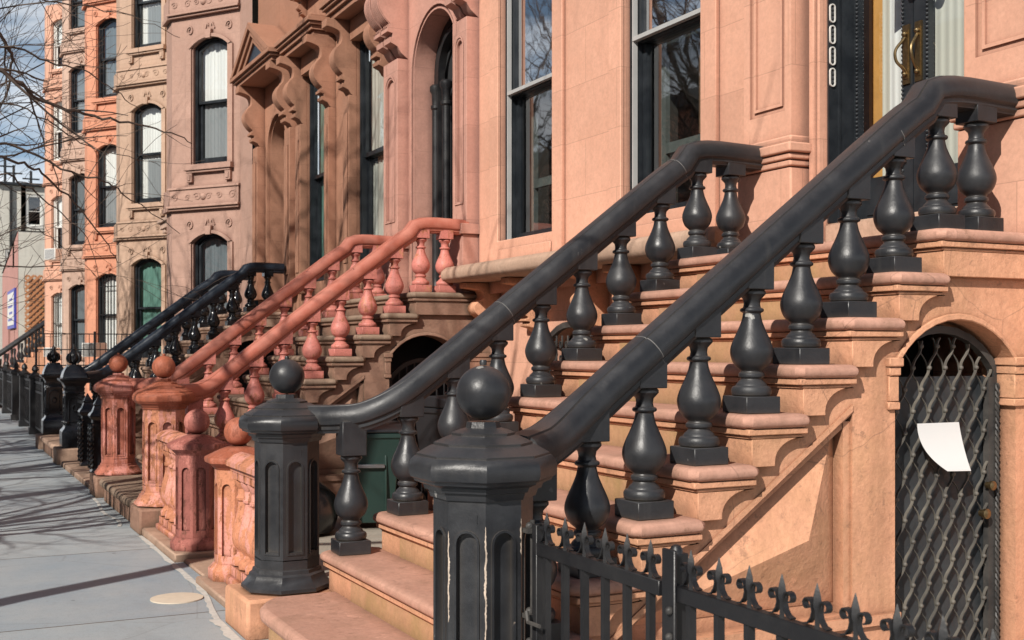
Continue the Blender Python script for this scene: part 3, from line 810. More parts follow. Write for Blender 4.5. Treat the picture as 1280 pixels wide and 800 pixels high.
win1 = [opn(6.74, 7.78, 2.43, 5.35, 0, .10), opn(8.89, 9.95, 2.43, 5.35, 0, .10)]
win1u = [opn(6.74, 7.78, 6.35, 8.6, 0, .10), opn(8.89, 9.95, 6.35, 8.6, 0, .10)]
door1 = opn(4.42, 5.51, 2.05, 5.0, 0, .20)
bas1 = [opn(8.35, 9.15, .75, 1.55, .16, .18), opn(6.75, 7.5, .75, 1.55, .16, .18)]
w = MB(); w.wall(F1, 3.4, 10.42, 2.03, 12.5, win1 + win1u + [door1])
w.build('wall', M['peach'], H1)
w = MB(); w.wall(facade_frame(4.97), 3.4, 10.42, 0, 2.2, bas1); w.build('basement_wall', M['peach'], H1)
w = MB(); w.box(4.86, 12, 3.4, 10.41, 12.5, 12.6); w.build('roof', M['roofing'], H1)
for j, o in enumerate(win1):
    # flat architrave
    a = MB(); big = dict(u0=o['u0'] - .18, u1=o['u1'] + .18, vb=o['vb'] - .10, vs=o['vs'] + .2, rise=0)
    a.ring(F1, big, 0, .18, .0005, .035); a.obox(F1, o['u0'] - .0, o['u1'] + .0, o['vb'] - .1, o['vb'] - .002, .036, .05)
    a.build('architrave', M['peach'], H1, bevel=.006)
    wo = window(H1, F1, o, meet=3.88, storm='alu', glass_up='glass_sky', fr=.055, room='room')
    # old inner shutters and mullions seen through the lower glass
    s = MB(); y0, y1 = o['u0'] + .12, o['u1'] - .12
    s.obox(F1, y0, y0 + .10, 2.55, 3.85, -.30, -.26); s.obox(F1, y1 - .06, y1, 2.55, 3.85, -.30, -.26); s.obox(F1, y0 + .1, y1 - .06, 3.0, 3.08, -.30, -.26)
    s.obox(F1, y0 + .1, y1 - .06, 3.78, 3.85, -.30, -.26)
    s.build('shutter_frame', M['wood_grey'], wo)
    s = MB(); s.obox(F1, y0 + .1, y0 + .42, 2.55, 2.99, -.285, -.27); s.obox(F1, y0 + .1, y0 + .32, 3.09, 3.77, -.285, -.27); s.build('shutter_panel', M['wood_dark'], wo)
for o in win1u: window(H1, F1, o, simple=True)
for o in bas1:
    wo = window(H1, facade_frame(4.97), o, simple=True)
    gF = facade_frame(4.955)
    gr = MB(); gr.ring(gF, dict(u0=o['u0'] - .05, u1=o['u1'] + .05, vb=.7, vs=1.56, rise=.18), 0, .05, .01, .05)
    for k in range(8):
        u = o['u0'] + (k + .5)*(o['u1'] - o['u0'])/8
        gr.tube([gF.p(u, .74, .03), gF.p(u, 1.2, .03), gF.p(u, 1.62, .03)], .009, 6)
        for zz in (1.3, 1.42, 1.54):
            for sg in (-1, 1):
                gr.ribbon(gF, [(u + sg*.022*math.sin(t*.5)*(1 - t*.05), zz + .03*math.cos(t*.5)) for t in range(8)], .006, .035, .05)
    gr.obox(gF, o['u0'], o['u1'], 1.17, 1.2, .02, .04)
    gr.build('window_grille', M['iron_rust'], wo)
# water table ledge with supports
l = MB(); bull(l, 4.47, 5.1, 6.14, 10.52, 2.29, .15, .06); l.build('ledge', M['ledge'], H1)
l = MB(); bull(l, 4.60, 5.1, 3.2, 3.78, 2.29, .13, .06); l.build('ledge', M['ledge'], H1)
for y in (6.3, 7.55, 8.2, 9.3, 10.2):
    l = MB(); console(l, 4.969, y, y + .16, 2.135, .5, .36); l.build('ledge_bracket', M['peach_step'], H1, bevel=.004)
# pedestals and pilasters by the door
for (a, b) in ((5.60, 6.12), (3.80, 4.33)):
    p = MB(); p.box(4.66, 4.86, a, b, 2.041, 2.60); p.box(4.645, 4.86, a - .015, b + .015, 2.601, 2.64); p.box(4.61, 4.86, a - .05, b + .05, 2.68, 2.74)
    p.box(4.63, 4.86, a - .03, b + .03, 2.641, 2.679); p.box(4.66, 4.86, a, b, 2.741, 2.79)
    p.build('pedestal', M['peach'], H1, bevel=.012, seg=3)
    p = MB(); F = facade_frame(4.69); o = opn(a + .09, b - .09, 2.95, 5.6, 0, .02)
    p.wall(F, a + .03, b - .03, 2.79, 5.9, [o]); p.fill(F, o, 0, -.0195); p.ring(F, dict(u0=a + .125, u1=b - .125, vb=2.985, vs=5.56), 0, .018, -.019, -.006)
    for yy in (a + .03, b - .03): p.add([(4.69, yy, 2.79), (4.86, yy, 2.79), (4.86, yy, 5.9), (4.69, yy, 5.9)], [(0,1,2,3)])
    p.build('pilaster', M['peach'], H1)
for (a, b) in ((5.512, 5.60), (4.33, 4.418)):
    p = MB(); p.box(4.80, 4.86, a, b, 2.05, 5.2); p.box(4.775, 4.80, a + .02, b - .025, 2.3, 5.2); p.build('door_jamb_stone', M['peach'], H1, bevel=.006)
# front door: dark frame, two glazed leaves
XD = 5.06; FD = facade_frame(XD)
d = MB(); d.box(4.862, 5.12, 5.4955, 5.5085, 2.26, 5.0); d.box(4.862, 5.12, 4.4215, 4.435, 2.26, 5.0); d.box(4.93, 4.945, 5.485, 5.495, 2.26, 5)
do = d.build('front_door', M['frame_dark'], H1)
t = MB(); t.box(4.84, 5.2, 4.421, 5.509, 2.052, 2.25); t.build('threshold', M['ledge'], do, bevel=.01)
def leaf(y0, y1, s0, s1):
    l = MB()
    l.box(XD, XD + .045, y0, y0 + s0, 2.262, 4.9); l.box(XD, XD + .045, y1 - s1, y1, 2.262, 4.9)
    l.box(XD + .002, XD + .043, y0 + s0, y1 - s1, 2.262, 2.52); l.box(XD + .002, XD + .043, y0 + s0, y1 - s1, 4.75, 4.9)
    for k in range(90):
        for yy in (y0 + s0 - .008, y1 - s1 + .008):
            l.sphere((XD - .001, yy, 2.53 + k*.0245), .0105, 6, 5)
    l.box(XD - .006, XD, y0 + .11, y1 - .11, 2.30, 2.47)
    l.build('door_leaf', M['frame_dark'], do)
leaf(5.020, 5.494, .085, .032); leaf(4.437, 5.014, .10, .11)
p = MB(); p.add([FD.p(5.10, 2.52, -.02), FD.p(5.47, 2.52, -.02), FD.p(5.47, 4.75, -.02), FD.p(5.10, 4.75, -.02)], [(0,1,2,3)])
p.add([FD.p(4.53, 2.52, -.02), FD.p(4.91, 2.52, -.02), FD.p(4.91, 4.75, -.02), FD.p(4.53, 4.75, -.02)], [(0,1,2,3)])
p.build('pane', M['glass_clear'], do)
v = MB(); v.box(5.75, 5.8, 4.1, 6.1, 2.2, 5.3); v.box(5.21, 5.75, 4.1, 6.1, 2.15, 2.2); v.box(5.11, 5.75, 6.05, 6.1, 2.2, 5.3); v.box(5.11, 5.75, 4.1, 6.05, 5.0, 5.3); v.build('vestibule', M['room'], do)
v = MB(); v.box(5.34, 5.37, 5.545, 5.665, 2.25, 4.9); v.build('inner_post', M['wood_light'], do)
v = MB(); v.box(5.345, 5.36, 5.66, 6.0, 2.25, 4.9); v.build('inner_panel', M['wood_dark'], do)
v = MB(); v.box(5.33, 5.34, 5.47, 5.54, 2.3, 4.9); v.build('curtain', M['curt_cream'], do)
v = MB(); v.box(5.32, 5.33, 5.36, 5.465, 2.3, 4.9); v.build('curtain', M['curt_white'], do)
v = MB(); v.box(5.13, 5.14, 4.45, 4.93, 2.3, 4.9); v.build('curtain', M['curt_cream'], do)  # pale sheet stands in for the bright reflection on the right leaf's glass
for (y, s) in ((5.065, 1), (4.972, -1)):
    h = MB(); h.box(XD - .010, XD - .001, y - .026, y + .026, 3.02, 3.36); h.box(XD - .014, XD - .0105, y - .019, y + .019, 3.05, 3.33)
    h.tube(catmull([(XD - .01, y, 3.30), (XD - .03, y + s*.004, 3.27), (XD - .075, y + s*.014, 3.21), (XD - .07, y + s*.014, 3.15), (XD - .035, y, 3.11), (XD - .01, y, 3.08)], 5), .009, 8)
    h.sphere((XD - .02, y, 3.305), .017, 10, 8); h.sphere((XD - .02, y, 3.075), .015, 10, 8)
    h.build('handle', M['brass'], do)
My = Matrix.Rotation(R(-90), 3, 'Y')
for yy in (4.985, 4.80): k = MB(); k.lathe((XD - .004, yy, 3.56), [(.012, 0), (.012, .03), (.03, .04), (.033, .055), (.02, .068)], 16, 0, My); k.build('door_knob', M['steel'], do)
# bell panel with oval plates
FI = Frame((0, 5.495, 0), (1, 0, 0), (0, -1, 0))
for k in range(4):
    zc = 3.13 + k*.128
    m_ = MB(); pts = []
    for q in range(25):
        a = 2*PI*q/24; pts.append((4.885 + .019*math.cos(a), zc + (.034 if math.sin(a) > 0 else -.034) + .019*math.sin(a)))
    m_.ribbon(FI, pts, .007, .001, .010)
    b_ = m_.build('bell_plate', M['white'], do)
    m_ = MB()
    for zz in (-.026, 0, .026): m_.obox(FI, 4.877, 4.893, zc + zz - .008, zc + zz + .008, .002, .008)
    m_.build('bell_button', M['steel'], b_)
n_ = MB(); n_.add([(XD - .008, 5.24, 3.66), (XD - .008, 5.11, 3.70), (XD - .012, 5.12, 3.95), (XD - .012, 5.235, 3.95)], [(0,1,2,3)])
tag(n_.build('paper_notice', M['paper']), 'white paper taped to the front door glass above the near stoop', 'notice')

# --- stoops
def local_root(name, label, cat, loc, group=None):
    o = thing(name, label, cat, loc, group); o['local'] = 1; return o
mt1 = dict(tread=M['tread'], riser=M['riser'], side=M['peach_step'], wall=M['peach_step'], base=M['peach_step'])
mt2 = dict(tread=M['brown_tread'], riser=M['brown_step'], side=M['brown_step'], wall=M['brown_step'], base=M['brown_step'])
mt3 = dict(tread=M['ledge'], riser=M['brown_step'], side=M['ledge'], wall=M['brown_step'], base=M['ledge'])
YC = [4.963, 11.48, 18.0]; DX = [0, .08, .08]
labs = ['clean peach stone stoop with bracketed steps climbing to the near front door',
        'weathered brown stone stoop between the coral red railings',
        'brown stone stoop between the glossy black railings']
ST = []
for k in range(3):
    s_ = local_root('stoop', labs[k], 'stoop', (DX[k], YC[k], 0), 'stone stoops of the row'); build_stoop(s_, (mt1, mt2, mt3)[k]); ST.append(s_)
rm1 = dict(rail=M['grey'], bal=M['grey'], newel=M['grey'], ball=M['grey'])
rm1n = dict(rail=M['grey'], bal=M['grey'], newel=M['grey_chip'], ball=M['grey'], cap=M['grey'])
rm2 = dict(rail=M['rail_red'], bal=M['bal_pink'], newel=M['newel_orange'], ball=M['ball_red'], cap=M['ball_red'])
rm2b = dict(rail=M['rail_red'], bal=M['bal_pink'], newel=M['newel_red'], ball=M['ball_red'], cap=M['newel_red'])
rm3 = dict(rail=M['navy'], bal=M['gloss'])
rl = [(0, -1, rm1n, 'charcoal balustrade with chipped newel post nearest the camera'),
      (0, 1, rm1, 'charcoal balustrade on the far side of the near stoop, its ball topped newel intact'),
      (1, -1, rm2, 'coral red balustrade with peeling orange newel, near side of the red railed stoop'),
      (1, 1, rm2b, 'coral red balustrade with dark red newel, far side of the red railed stoop'),
      (2, -1, rm3, 'glossy black balustrade on the near side of the black railed stoop'),
      (2, 1, rm3, 'glossy black balustrade on the far side of the black railed stoop')]
def victorian_newel(root, loc):
    x, y, z = loc
    def sq(m, rows):
        m.lathe(loc, [(r*math.sqrt(2), zz) for r, zz in rows], 4, PI/4)
    m = MB(); sq(m, [(.165, 0), (.165, .21), (.155, .23), (.135, .25), (.125, .27), (.118, .31), (.118, .70), (.128, .715), (.128, .73), (.118, .74), (.118, .80), (.135, .83), (.15, .86), (.185, .885), (.19, .895), (.19, .912), (.16, .918)])
    for k in range(4):
        a = PI/2*k; n = Vector((math.cos(a), math.sin(a), 0)); u = Vector((-n.y, n.x, 0)); F = Frame(Vector(loc) + n*.118, u, n)
        m.ring(F, dict(u0=-.085, u1=.085, vb=.34, vs=.62, rise=.06), 0, .014, -.002, .012)
        m.ribbon(F, [(.04*math.cos(t*.6)*(1 - t*.03), .52 + .05*math.sin(t*.6)*(1 - t*.03)) for t in range(14)], .012, -.002, .014)
        for q in range(7): m.obox(F, -.09 + q*.028, -.075 + q*.028, .75, .79, -.002, .010)
        for sg in (-1, 1): m.sphere(F.p(sg*.1, .33, .005), .03, 10, 8)
    o = m.build('newel_post', M['gloss'], root, bevel=.003)
    c = MB(); sq(c, [(.155, .919), (.15, .95), (.135, 1.0), (.11, 1.05), (.085, 1.075), (.09, 1.085), (.075, 1.095)])
    c.build('cap', M['gloss'], o, bevel=.003)
    f = MB(); f.lathe(loc, [(.035, 1.095), (.03, 1.105), (.06, 1.13), (.078, 1.17), (.07, 1.22), (.045, 1.26), (.03, 1.285), (.038, 1.30), (.02, 1.335), (.004, 1.37)], 8)
    for k in range(8):
        a = PI/4*k; f.tube([Vector(loc) + Vector((rr*math.cos(a), rr*math.sin(a), zz)) for rr, zz in ((.05, 1.11), (.085, 1.15), (.09, 1.19), (.075, 1.23), (.05, 1.25))], [.008, .014, .014, .01, .004], 5)
    f.build('finial', M['gloss'], o)
for (k, sg, mm, lab) in rl:
    rr = local_root('stoop_railing', lab, 'railing', (DX[k], YC[k], 0), 'balustraded stoop railings')
    build_railing(rr, sg, mm, newel=(k != 2), nx={(0, -1): 1.70, (0, 1): 1.78, (1, -1): 1.735, (1, 1): 1.756}.get((k, sg), 1.74))
    if k == 2: victorian_newel(rr, (1.74, sg*1.34, Z0 - .012))

# bare patches where the paint has come off the near newel's edges
chip_root = [o for o in bpy.data.objects if o.name.startswith('newel_post') and o.parent and 'chipped' in o.parent['label']][0]
rnd = random.Random(9)
for (ang, za, zb, wd) in ((-112.5, .34, .72, .008), (-112.5, .20, .27, .006), (-157.5, .40, .70, .008), (-157.5, .14, .34, .010), (-67.5, .62, .74, .008)):
    c = MB(); a = R(ang); R0 = .169*.92/math.cos(PI/8) + .0012; nn = 70; vs = []
    base = Vector((1.70, -1.34, Z0 - .012)); rad = Vector((math.cos(a), math.sin(a), 0)); tg = Vector((-rad.y, rad.x, 0)); k8 = math.tan(PI/8)
    for q in range(nn + 1):
        z = za + (zb - za)*q/nn; env = max(0.0, math.sin(PI*q/nn))**.4
        wa = .5 + .5*math.sin(q*.31 + za*40)*math.sin(q*.13 + 1); wl, wr = wd*env*wa*rnd.uniform(.45, 1.0), wd*env*(1.1 - wa*.8)*rnd.uniform(.35, .9)
        vs += [base + rad*(R0 - wl*k8) - tg*wl + Vector((0, 0, z)), base + rad*R0 + Vector((0, 0, z)), base + rad*(R0 - wr*k8) + tg*wr + Vector((0, 0, z))]
    c.add(vs, [(q*3 + e, q*3 + e + 1, q*3 + e + 4, q*3 + e + 3) for q in range(nn) for e in (0, 1)])
    o = c.build('bare_patch', M['bare'], chip_root)
# security gate + notice
gt = thing('security_gate', 'iron diamond lattice gate in the arched doorway under the near stoop', 'gate', (4.245, 4.06, 0)); 
FG = Frame((0, YC[0], 0), (1, 0, 0), (0, -1, 0))
lattice_gate(gt, FG, dict(u0=3.848, u1=4.597, vb=.03, vs=1.41, rise=.205), 1.042 - .10)
pn = MB(); 
for k in range(20):
    a0, a1 = k/20, (k+1)/20
    def row(t):
        c = t*t; return [FG.p(4.035 + .13*c, 1.165 - .215*t - .01*math.sin(t*3), .985 + .055*c), FG.p(4.295 + .045*t, 1.165 - .225*t, .985 + .03*c)]
    r0, r1 = row(a0), row(a1); pn.add([r0[0], r0[1], r1[1], r1[0]], [(0,1,2,3)])
tag(pn.build('paper_sign', M['paper']), 'blank white sheet curling off the diamond lattice gate', 'paper sign')

# gate in the doorway under the red stoop
g2 = thing('security_gate', 'dark iron gate with curved top bars in the doorway under the red railed stoop', 'gate', (4.3, 10.6, 0))
F2g = Frame((.08, YC[1], 0), (1, 0, 0), (0, -1, 0))
m_ = MB(); og = dict(u0=3.885, u1=4.605, vb=.03, vs=1.2, rise=.22); m_.ring(F2g, og, 0, .04, .86, .89)
m_.build('frame', M['iron'], g2)
m_ = MB()
for k in range(9):
    u = 3.93 + k*.078; m_.tube([F2g.p(u, .05, .875), F2g.p(u, 1.0, .875), F2g.p(u, top_at(og, u) - .03, .875)], .008, 6)
m_.build('bars', M['iron'], g2)

# --- ironwork in front of the near areaway
FF = Frame((1.80, 0, 0), (0, -1, 0), (-1, 0, 0))
gate = thing('fence_gate', 'black spear topped iron gate hinged on the chipped newel', 'gate', (1.80, 3.42, 0))
iron_panel(gate, FF, -3.415, -2.69, 6, .875)
m_ = MB(); m_.box(1.785, 1.815, 3.40, 3.43, .06, .93); m_.build('stile', M['iron'], gate, bevel=.002)
m_ = MB(); 
for z in (.52, .62, .90): m_.box(1.77, 1.83, 3.43, 3.475, z, z + .014); m_.sphere((1.79, 3.455, z + .02), .015, 8, 6)
m_.tube([(1.80, 3.455, .50), (1.80, 3.455, .94)], .008, 8)
m_.build('hinge', M['iron_rust'], gate)
m_ = MB()
for z in (.50, .62): m_.tube([(1.76, 3.33, z), (1.755, 3.40, z), (1.76, 3.42, z + .03)], .007, 6)
m_.build('latch', M['iron_rust'], gate)
fe = thing('iron_fence', 'black spear topped iron fence panel bolted to a flat post by the areaway', 'fence', (1.80, 2.2, 0))
iron_panel(fe, FF, -2.62, -1.16, 12, .875)
m_ = MB(); m_.box(1.785, 1.84, 2.625, 2.665, 0, .955); m_.lathe((1.8125, 2.645, .945), [(.020, 0), (.018, .02), (.01, .032)], 10); m_.box(1.775, 1.785, 2.60, 2.66, .3, .97)
m_.build('post', M['iron'], fe, bevel=.003)
m_ = MB()
for z in (.60, .67, .74, .81): m_.sphere((1.77, 2.615, z), .012, 8, 6)
m_.build('bolt', M['iron_rust'], fe)
c = MB(); c.box(1.70, 1.92, -6, 3.36, -.01, .06); o = c.build('fence_kerb', M['ledge']); struct(o)

# --- low wall balustrades and small newels between the first two stoops
def small_newel(loc, mat, cap, ball, label, s=.86):
    r = thing('garden_newel', label, 'newel post', loc, 'low newel posts beside the areaway gate')
    x, y, z = loc
    sh = MB()
    octo(sh, loc, [(.17, 0), (.178, .02), (.178, .09), (.160, .11), (.150, .125), (.142, .13)])
    for k in range(8):
        a = PI/4*k; n = Vector((math.cos(a), math.sin(a), 0)); u = Vector((-n.y, n.x, 0)); ap = .142; hw = ap*math.tan(PI/8)
        F = Frame(Vector(loc) + n*ap, u, n); o = opn(-hw*.58, hw*.58, .18, .60, hw*.58, .018)
        sh.wall(F, -hw, hw, .13, .72, [o], n=8); sh.fill(F, o, 0, -.0175, n=8)
    so = sh.build('shaft', mat, r)
    c = MB(); octo(c, loc, [(.142, .72), (.150, .73), (.168, .75), (.196, .765), (.202, .785), (.198, .80), (.17, .815), (.11, .845), (.07, .86), (.055, .865)]); c.build('cap', cap, r)
    b = MB(); b.sphere((x, y, z + .955), .092, 30, 18); b.build('ball_finial', ball, r)
small_newel((1.80, 8.74, .02), M['newel_dark'], M['newel_dark'], M['newel_dark'], 'dark maroon low newel with cracked paint, behind the areaway gap')
small_newel((1.82, 7.56, .02), M['newel_orange'], M['ball_red'], M['ball_red'], 'orange low newel with ball, half hidden by the charcoal newel')

def low_balustrade(y0, y1, label):
    r = thing('garden_balustrade', label, 'balustrade', (1.8, (y0+y1)/2, 0), 'low peeling balustrades along the sidewalk')
    t = MB(); t.sweep([(1.8, y0, .80), (1.8, y1, .80)], [(-.10, -.02), (-.10, .01), (-.05, .045), (0, .06), (.05, .045), (.10, .01), (.10, -.02), (.075, -.03), (.07, -.055), (-.07, -.055), (-.075, -.03)]); t.build('top_rail', M['newel_orange'], r)
    b = MB(); b.box(1.70, 1.90, y0, y1, .0, .10); b.build('base', M['newel_orange'], r, bevel=.01)
    n = max(2, round((y1 - y0)/.175)); base = None
    for k in range(n):
        y = y0 + (y1 - y0)*(k + .5)/n
        if base is None:
            m = MB(); m.box(-.075, .075, -.075, .075, .0, .06)
            pr = [(.06, .06), (.075, .07), (.078, .10), (.068, .12), (.05, .135), (.046, .15)] + [(q.x, q.y) for q in catmull([(.05, .16, 0), (.072, .20, 0), (.078, .25, 0), (.066, .32, 0), (.046, .40, 0), (.038, .46, 0)], 3)] + [(.05, .47), (.052, .485), (.042, .50), (.04, .54), (.06, .57), (.065, .59), (.06, .60)]
            m.lathe((0, 0, 0), pr, 20); m.box(-.065, .065, -.065, .065, .60, .655)
            base = MB.build(m, 'baluster', M['newel_orange'], None); o = base
            o.parent = r
        else:
            o = base.copy(); col.objects.link(o)
        o.location = Vector((1.8, y, .10)) - Vector(r.location)
low_balustrade(8.93, 9.86, 'low peeling orange balustrade between the maroon and orange newels')
low_balustrade(6.58, 7.40, 'low peeling orange balustrade running to the charcoal newel')
c = MB(); c.box(1.58, 1.99, 6.6, 7.72, -.01, .045); c.box(1.60, 1.99, 8.52, 9.9, -.01, .06); c.box(1.66, 1.99, 7.72, 8.52, -.01, .02)
struct(c.build('areaway_kerb', M['ledge'], bevel=.01))
# ragged white mortar line along the stone bases
mo = MB()
def mortar(pts, wd=.045):
    P = catmull([(x, y, 0) for x, y in pts], 6)
    for i in range(len(P) - 1):
        a, b = P[i], P[i+1]; t = (b - a).normalized(); n = Vector((t.y, -t.x, 0))
        w0 = wd*(.5 + 1.0*random.random()) if i == 0 else w1_; w1_ = wd*(.45 + 1.1*random.random())
        mo.add([(a.x - n.x*w0, a.y - n.y*w0, .0045), (a.x + .02, a.y, .0045), (b.x + .02, b.y, .0045), (b.x - n.x*w1_, b.y - n.y*w1_, .0045)], [(0,1,2,3)])
mortar([(1.47, 6.62), (1.50, 6.9), (1.56, 7.4), (1.575, 8.0), (1.575, 8.9), (1.58, 9.5), (1.57, 9.86)], .020)
mortar([(1.50, 10.45), (1.545, 10.8), (1.50, 11.4), (1.54, 12.1), (1.56, 12.6)], .013)
mortar([(1.46, 6.0), (1.465, 6.3), (1.47, 6.62)], .03)
struct(mo.build('mortar_joint', M['mortar'], weld=False))
cv = MB(); cv.lathe((1.38, 7.28, .0), [(.155, .001), (.155, .0075), (.15, .008)], 40); tag(cv.build('utility_cover', M['cover']), 'round cream utility cover set in the bluestone sidewalk', 'cover')

# --- second house: pink arched door part, brown window part
XB = 4.95; FB = facade_frame(XB); XP = 4.86; FP = facade_frame(XP)
H2 = thing('brownstone_house', 'pink brownstone front with round arched doorway between fluted consoles', 'house', (XP, 11.6, 0), 'brownstone row houses')
dr = opn(10.95, 12.10, 2.05, 4.50, .575, .22)
w = MB(); w.wall(FP, 10.42, 12.86, 0, 12.5, [dr], n=20); w.build('wall', M['pink'], H2)
w = MB(); w.box(4.87, 12, 10.42, 12.85, 12.5, 12.6); w.build('roof', M['roofing'], H2)
a = MB(); a.ring(FP, dict(u0=10.87, u1=12.18, vb=1.95, vs=4.50, rise=.655), 0, .03, .0005, .03, n=20); a.ring(FP, dict(u0=10.93, u1=12.12, vb=1.9, vs=4.50, rise=.595), 0, .018, .0005, .02, n=20)
a.build('door_architrave', M['pink'], H2)
a = MB()
for (y0, y1) in ((12.32, 12.76), (10.46, 10.80)):
    console(a, XP, y0, y0 + (y1-y0)*.45, 5.95, 1.22, .46, True); console(a, XP, y0 + (y1-y0)*.55, y1, 5.95, 1.22, .46, True)
stepped_hood(a, XP, 10.45, 12.8, 5.955, .5)
a.build('door_hood', M['pink'], H2, bevel=.004)
for (y0, y1) in ((12.32, 12.76), (10.46, 10.80)):
    p = MB(); F = facade_frame(XP - .13); o = opn(y0 + .10, y1 - .10, 2.95, 4.45, .08, .03)
    p.wall(F, y0, y1, 2.72, 4.73, [o], n=8); p.fill(F, o, 0, -.0295, n=8); p.ring(F, dict(u0=y0 + .07, u1=y1 - .07, vb=2.92, vs=4.47, rise=.1), 0, .015, .0005, .01, n=8)
    for yy in (y0, y1): p.add([(XP - .13, yy, 2.72), (XP, yy, 2.72), (XP, yy, 4.73), (XP - .13, yy, 4.73)], [(0,1,2,3)])
    p.box(XP - .2, XP, y0 - .03, y1 + .03, 2.62, 2.72); p.box(XP - .17, XP, y0, y1, 2.05, 2.6195)
    p.build('pilaster', M['pink'], H2, bevel=.004)
d = MB(); Fd = facade_frame(XP + .22)
for y in (11.28, 11.72, 12.0):
    d.lathe((XP + .20, y, 0), [(.05, 2.06), (.065, 2.1), (.065, 2.16), (.04, 2.2), (.045, 2.3), (.045, 4.12), (.06, 4.14), (.06, 4.17), (.045, 4.18), (.05, 4.3), (.07, 4.33), (.07, 4.38), (.05, 4.4)], 16)
o2 = dict(u0=10.96, u1=12.09, vb=2.06, vs=4.5, rise=.565)
d.ring(Fd, o2, 0, .07, -.08, -.0, n=20); d.ring(Fd, o2, .12, .17, -.05, .03, n=20)
do2 = d.build('front_door', M['iron'], H2)
d = MB(); d.box(XP + .32, XP + .36, 10.8, 12.3, 2.06, 5.4); d.box(XP + .2205, XP + .32, 12.1, 12.3, 2.06, 5.4); d.box(XP + .2205, XP + .32, 10.8, 12.3, 5.08, 5.4); d.build('door_panel', M['dark_room'], do2)  # black backing put in for the unlit vestibule behind the arch

H3 = thing('brownstone_house', 'brown brownstone front with pediment doorway and heavy console hoods over tall windows', 'house', (XB, 16, 0), 'brownstone row houses')
wn = [opn(13.20, 14.30, 2.45, 5.40, 0, .09), opn(15.36, 16.46, 2.45, 5.40, 0, .09)]
wu = [opn(13.20, 14.30, 6.75, 9.0, 0, .14), opn(15.36, 16.46, 6.75, 9.0, 0, .14), opn(17.5, 18.5, 7.2, 9.0, 0, .14)]
dr3 = opn(17.45, 18.45, 2.05, 4.6, .5, .3)
w = MB(); w.wall(FB, 12.86, 19.22, 0, 12.5, wn + wu[:2] + [dr3], n=16); w.build('wall', M['brown'], H3)
w = MB(); w.box(4.96, 12, 12.86, 19.22, 12.5, 12.6); w.build('roof', M['roofing'], H3)
window(H3, FB, wn[0], meet=3.95, curtain=[('curt_cream', .04, .96, .5, 1.), ('curt_cream', .04, .96, 0, .48)], fr=.05, glass='glass_clear')
window(H3, FB, wn[1], meet=3.95, curtain=[('curt_green', .04, .96, 0, 1.)], fr=.05, glass='glass_clear')
for o in wu[:2]: window(H3, FB, o, simple=True)
for hi, (y0, y1) in enumerate(((12.98, 14.56), (15.14, 16.72))):
    a = MB(); stepped_hood(a, XB, y0, y1, 5.66, .36); a.box(XB - .10, XB - .0005, y0 + .26, y1 - .26, 5.40, 5.66)
    ho = a.build('window_hood', M['brown'], H3, bevel=.004)
    for yy in (y0 + .04, y1 - .24):
        c = MB(); console(c, XB, yy, yy + .20, 5.66, .98, .40); c.build('console', M['brown'], ho, bevel=.004)
    a = MB(); a.box(XB - .26, XB - .0005, y0, y1, 6.58, 6.66); a.box(XB - .2, XB - .0005, y0 + .04, y1 - .04, 6.52, 6.579)
    for yy in (y0 + .12, y1 - .24): console(a, XB, yy, yy + .12, 6.519, .26, .18)
    a.build('window_sill', M['brown'], H3, bevel=.004)
    for (q0, q1) in ((y0 + .02, y0 + .20), (y1 - .25, y1 - .02)):
        pr_ = .11 if not (hi == 0 and q0 < 13.2) else .02
        p = MB(); p.box(XB - pr_, XB - .0005, q0, q1, 2.3, 4.72); p.box(XB - pr_ - .015, XB - pr_, q0 + .04, q1 - .04, 2.6, 4.5)
        p.build('pilaster', M['brown'], H3, bevel=.004)
a = MB(); a.box(XB - .14, XB - .0005, 12.87, 19.2, 5.72, 5.80); a.build('string_course', M['brown'], H3, bevel=.004)
# pediment doorway
a = MB(); y0, y1 = 16.86, 19.14
for yy in (y0 + .10, y1 - .32):
    console(a, XB, yy, yy + .22, 5.70, 1.0, .42)
    a.box(XB - .13, XB - .0005, yy - .03, yy + .25, 2.3, 4.75); a.box(XB - .155, XB - .13, yy + .03, yy + .19, 2.6, 4.5)
a.box(XB - .40, XB - .0005, y0 + .05, y1 - .05, 5.701, 5.76); a.box(XB - .44, XB - .0005, y0, y1, 5.761, 5.80); a.box(XB - .48, XB - .0005, y0 - .04, y1 + .04, 5.801, 5.86)
Fp = Frame((XB, 0, 0), (0, 1, 0), (-1, 0, 0)); yc = (y0 + y1)/2; zt = 6.50
def tri(ins, w0, w1):
    a.prism(Fp, [(y0 - .04 + ins, 5.861), (yc, zt - ins*.45), (y1 + .04 - ins, 5.861)], w0, w1)
# raking mouldings: outer frame minus tympanum
for (i0, i1, wd) in ((0, .10, .48), (.10, .20, .44), (.20, .30, .40)):
    P = [(y0 - .04 + i0*1.8, 5.8615), (yc, zt - i0), (y1 + .04 - i0*1.8, 5.8615)]; Q = [(y0 - .04 + i1*1.8, 5.8615), (yc, zt - i1), (y1 + .04 - i1*1.8, 5.8615)]
    for s0, s1 in ((0, 1), (1, 2)):
        a.prism(Fp, [P[s0], P[s1], Q[s1], Q[s0]], .0005, wd)
a.build('pediment', M['brown'], H3, bevel=.004)
t = MB(); t.add([(XB - .37, y0 + .3, 5.862), (XB - .37, yc, zt - .25), (XB - .37, y1 - .3, 5.862)], [(0,1,2)]); t.build('tympanum', M['navy'], H3)
a = MB(); a.ring(FB, dict(u0=17.37, u1=18.53, vb=1.95, vs=4.6, rise=.58), 0, .05, .0005, .05, n=16); a.build('door_architrave', M['brown'], H3)
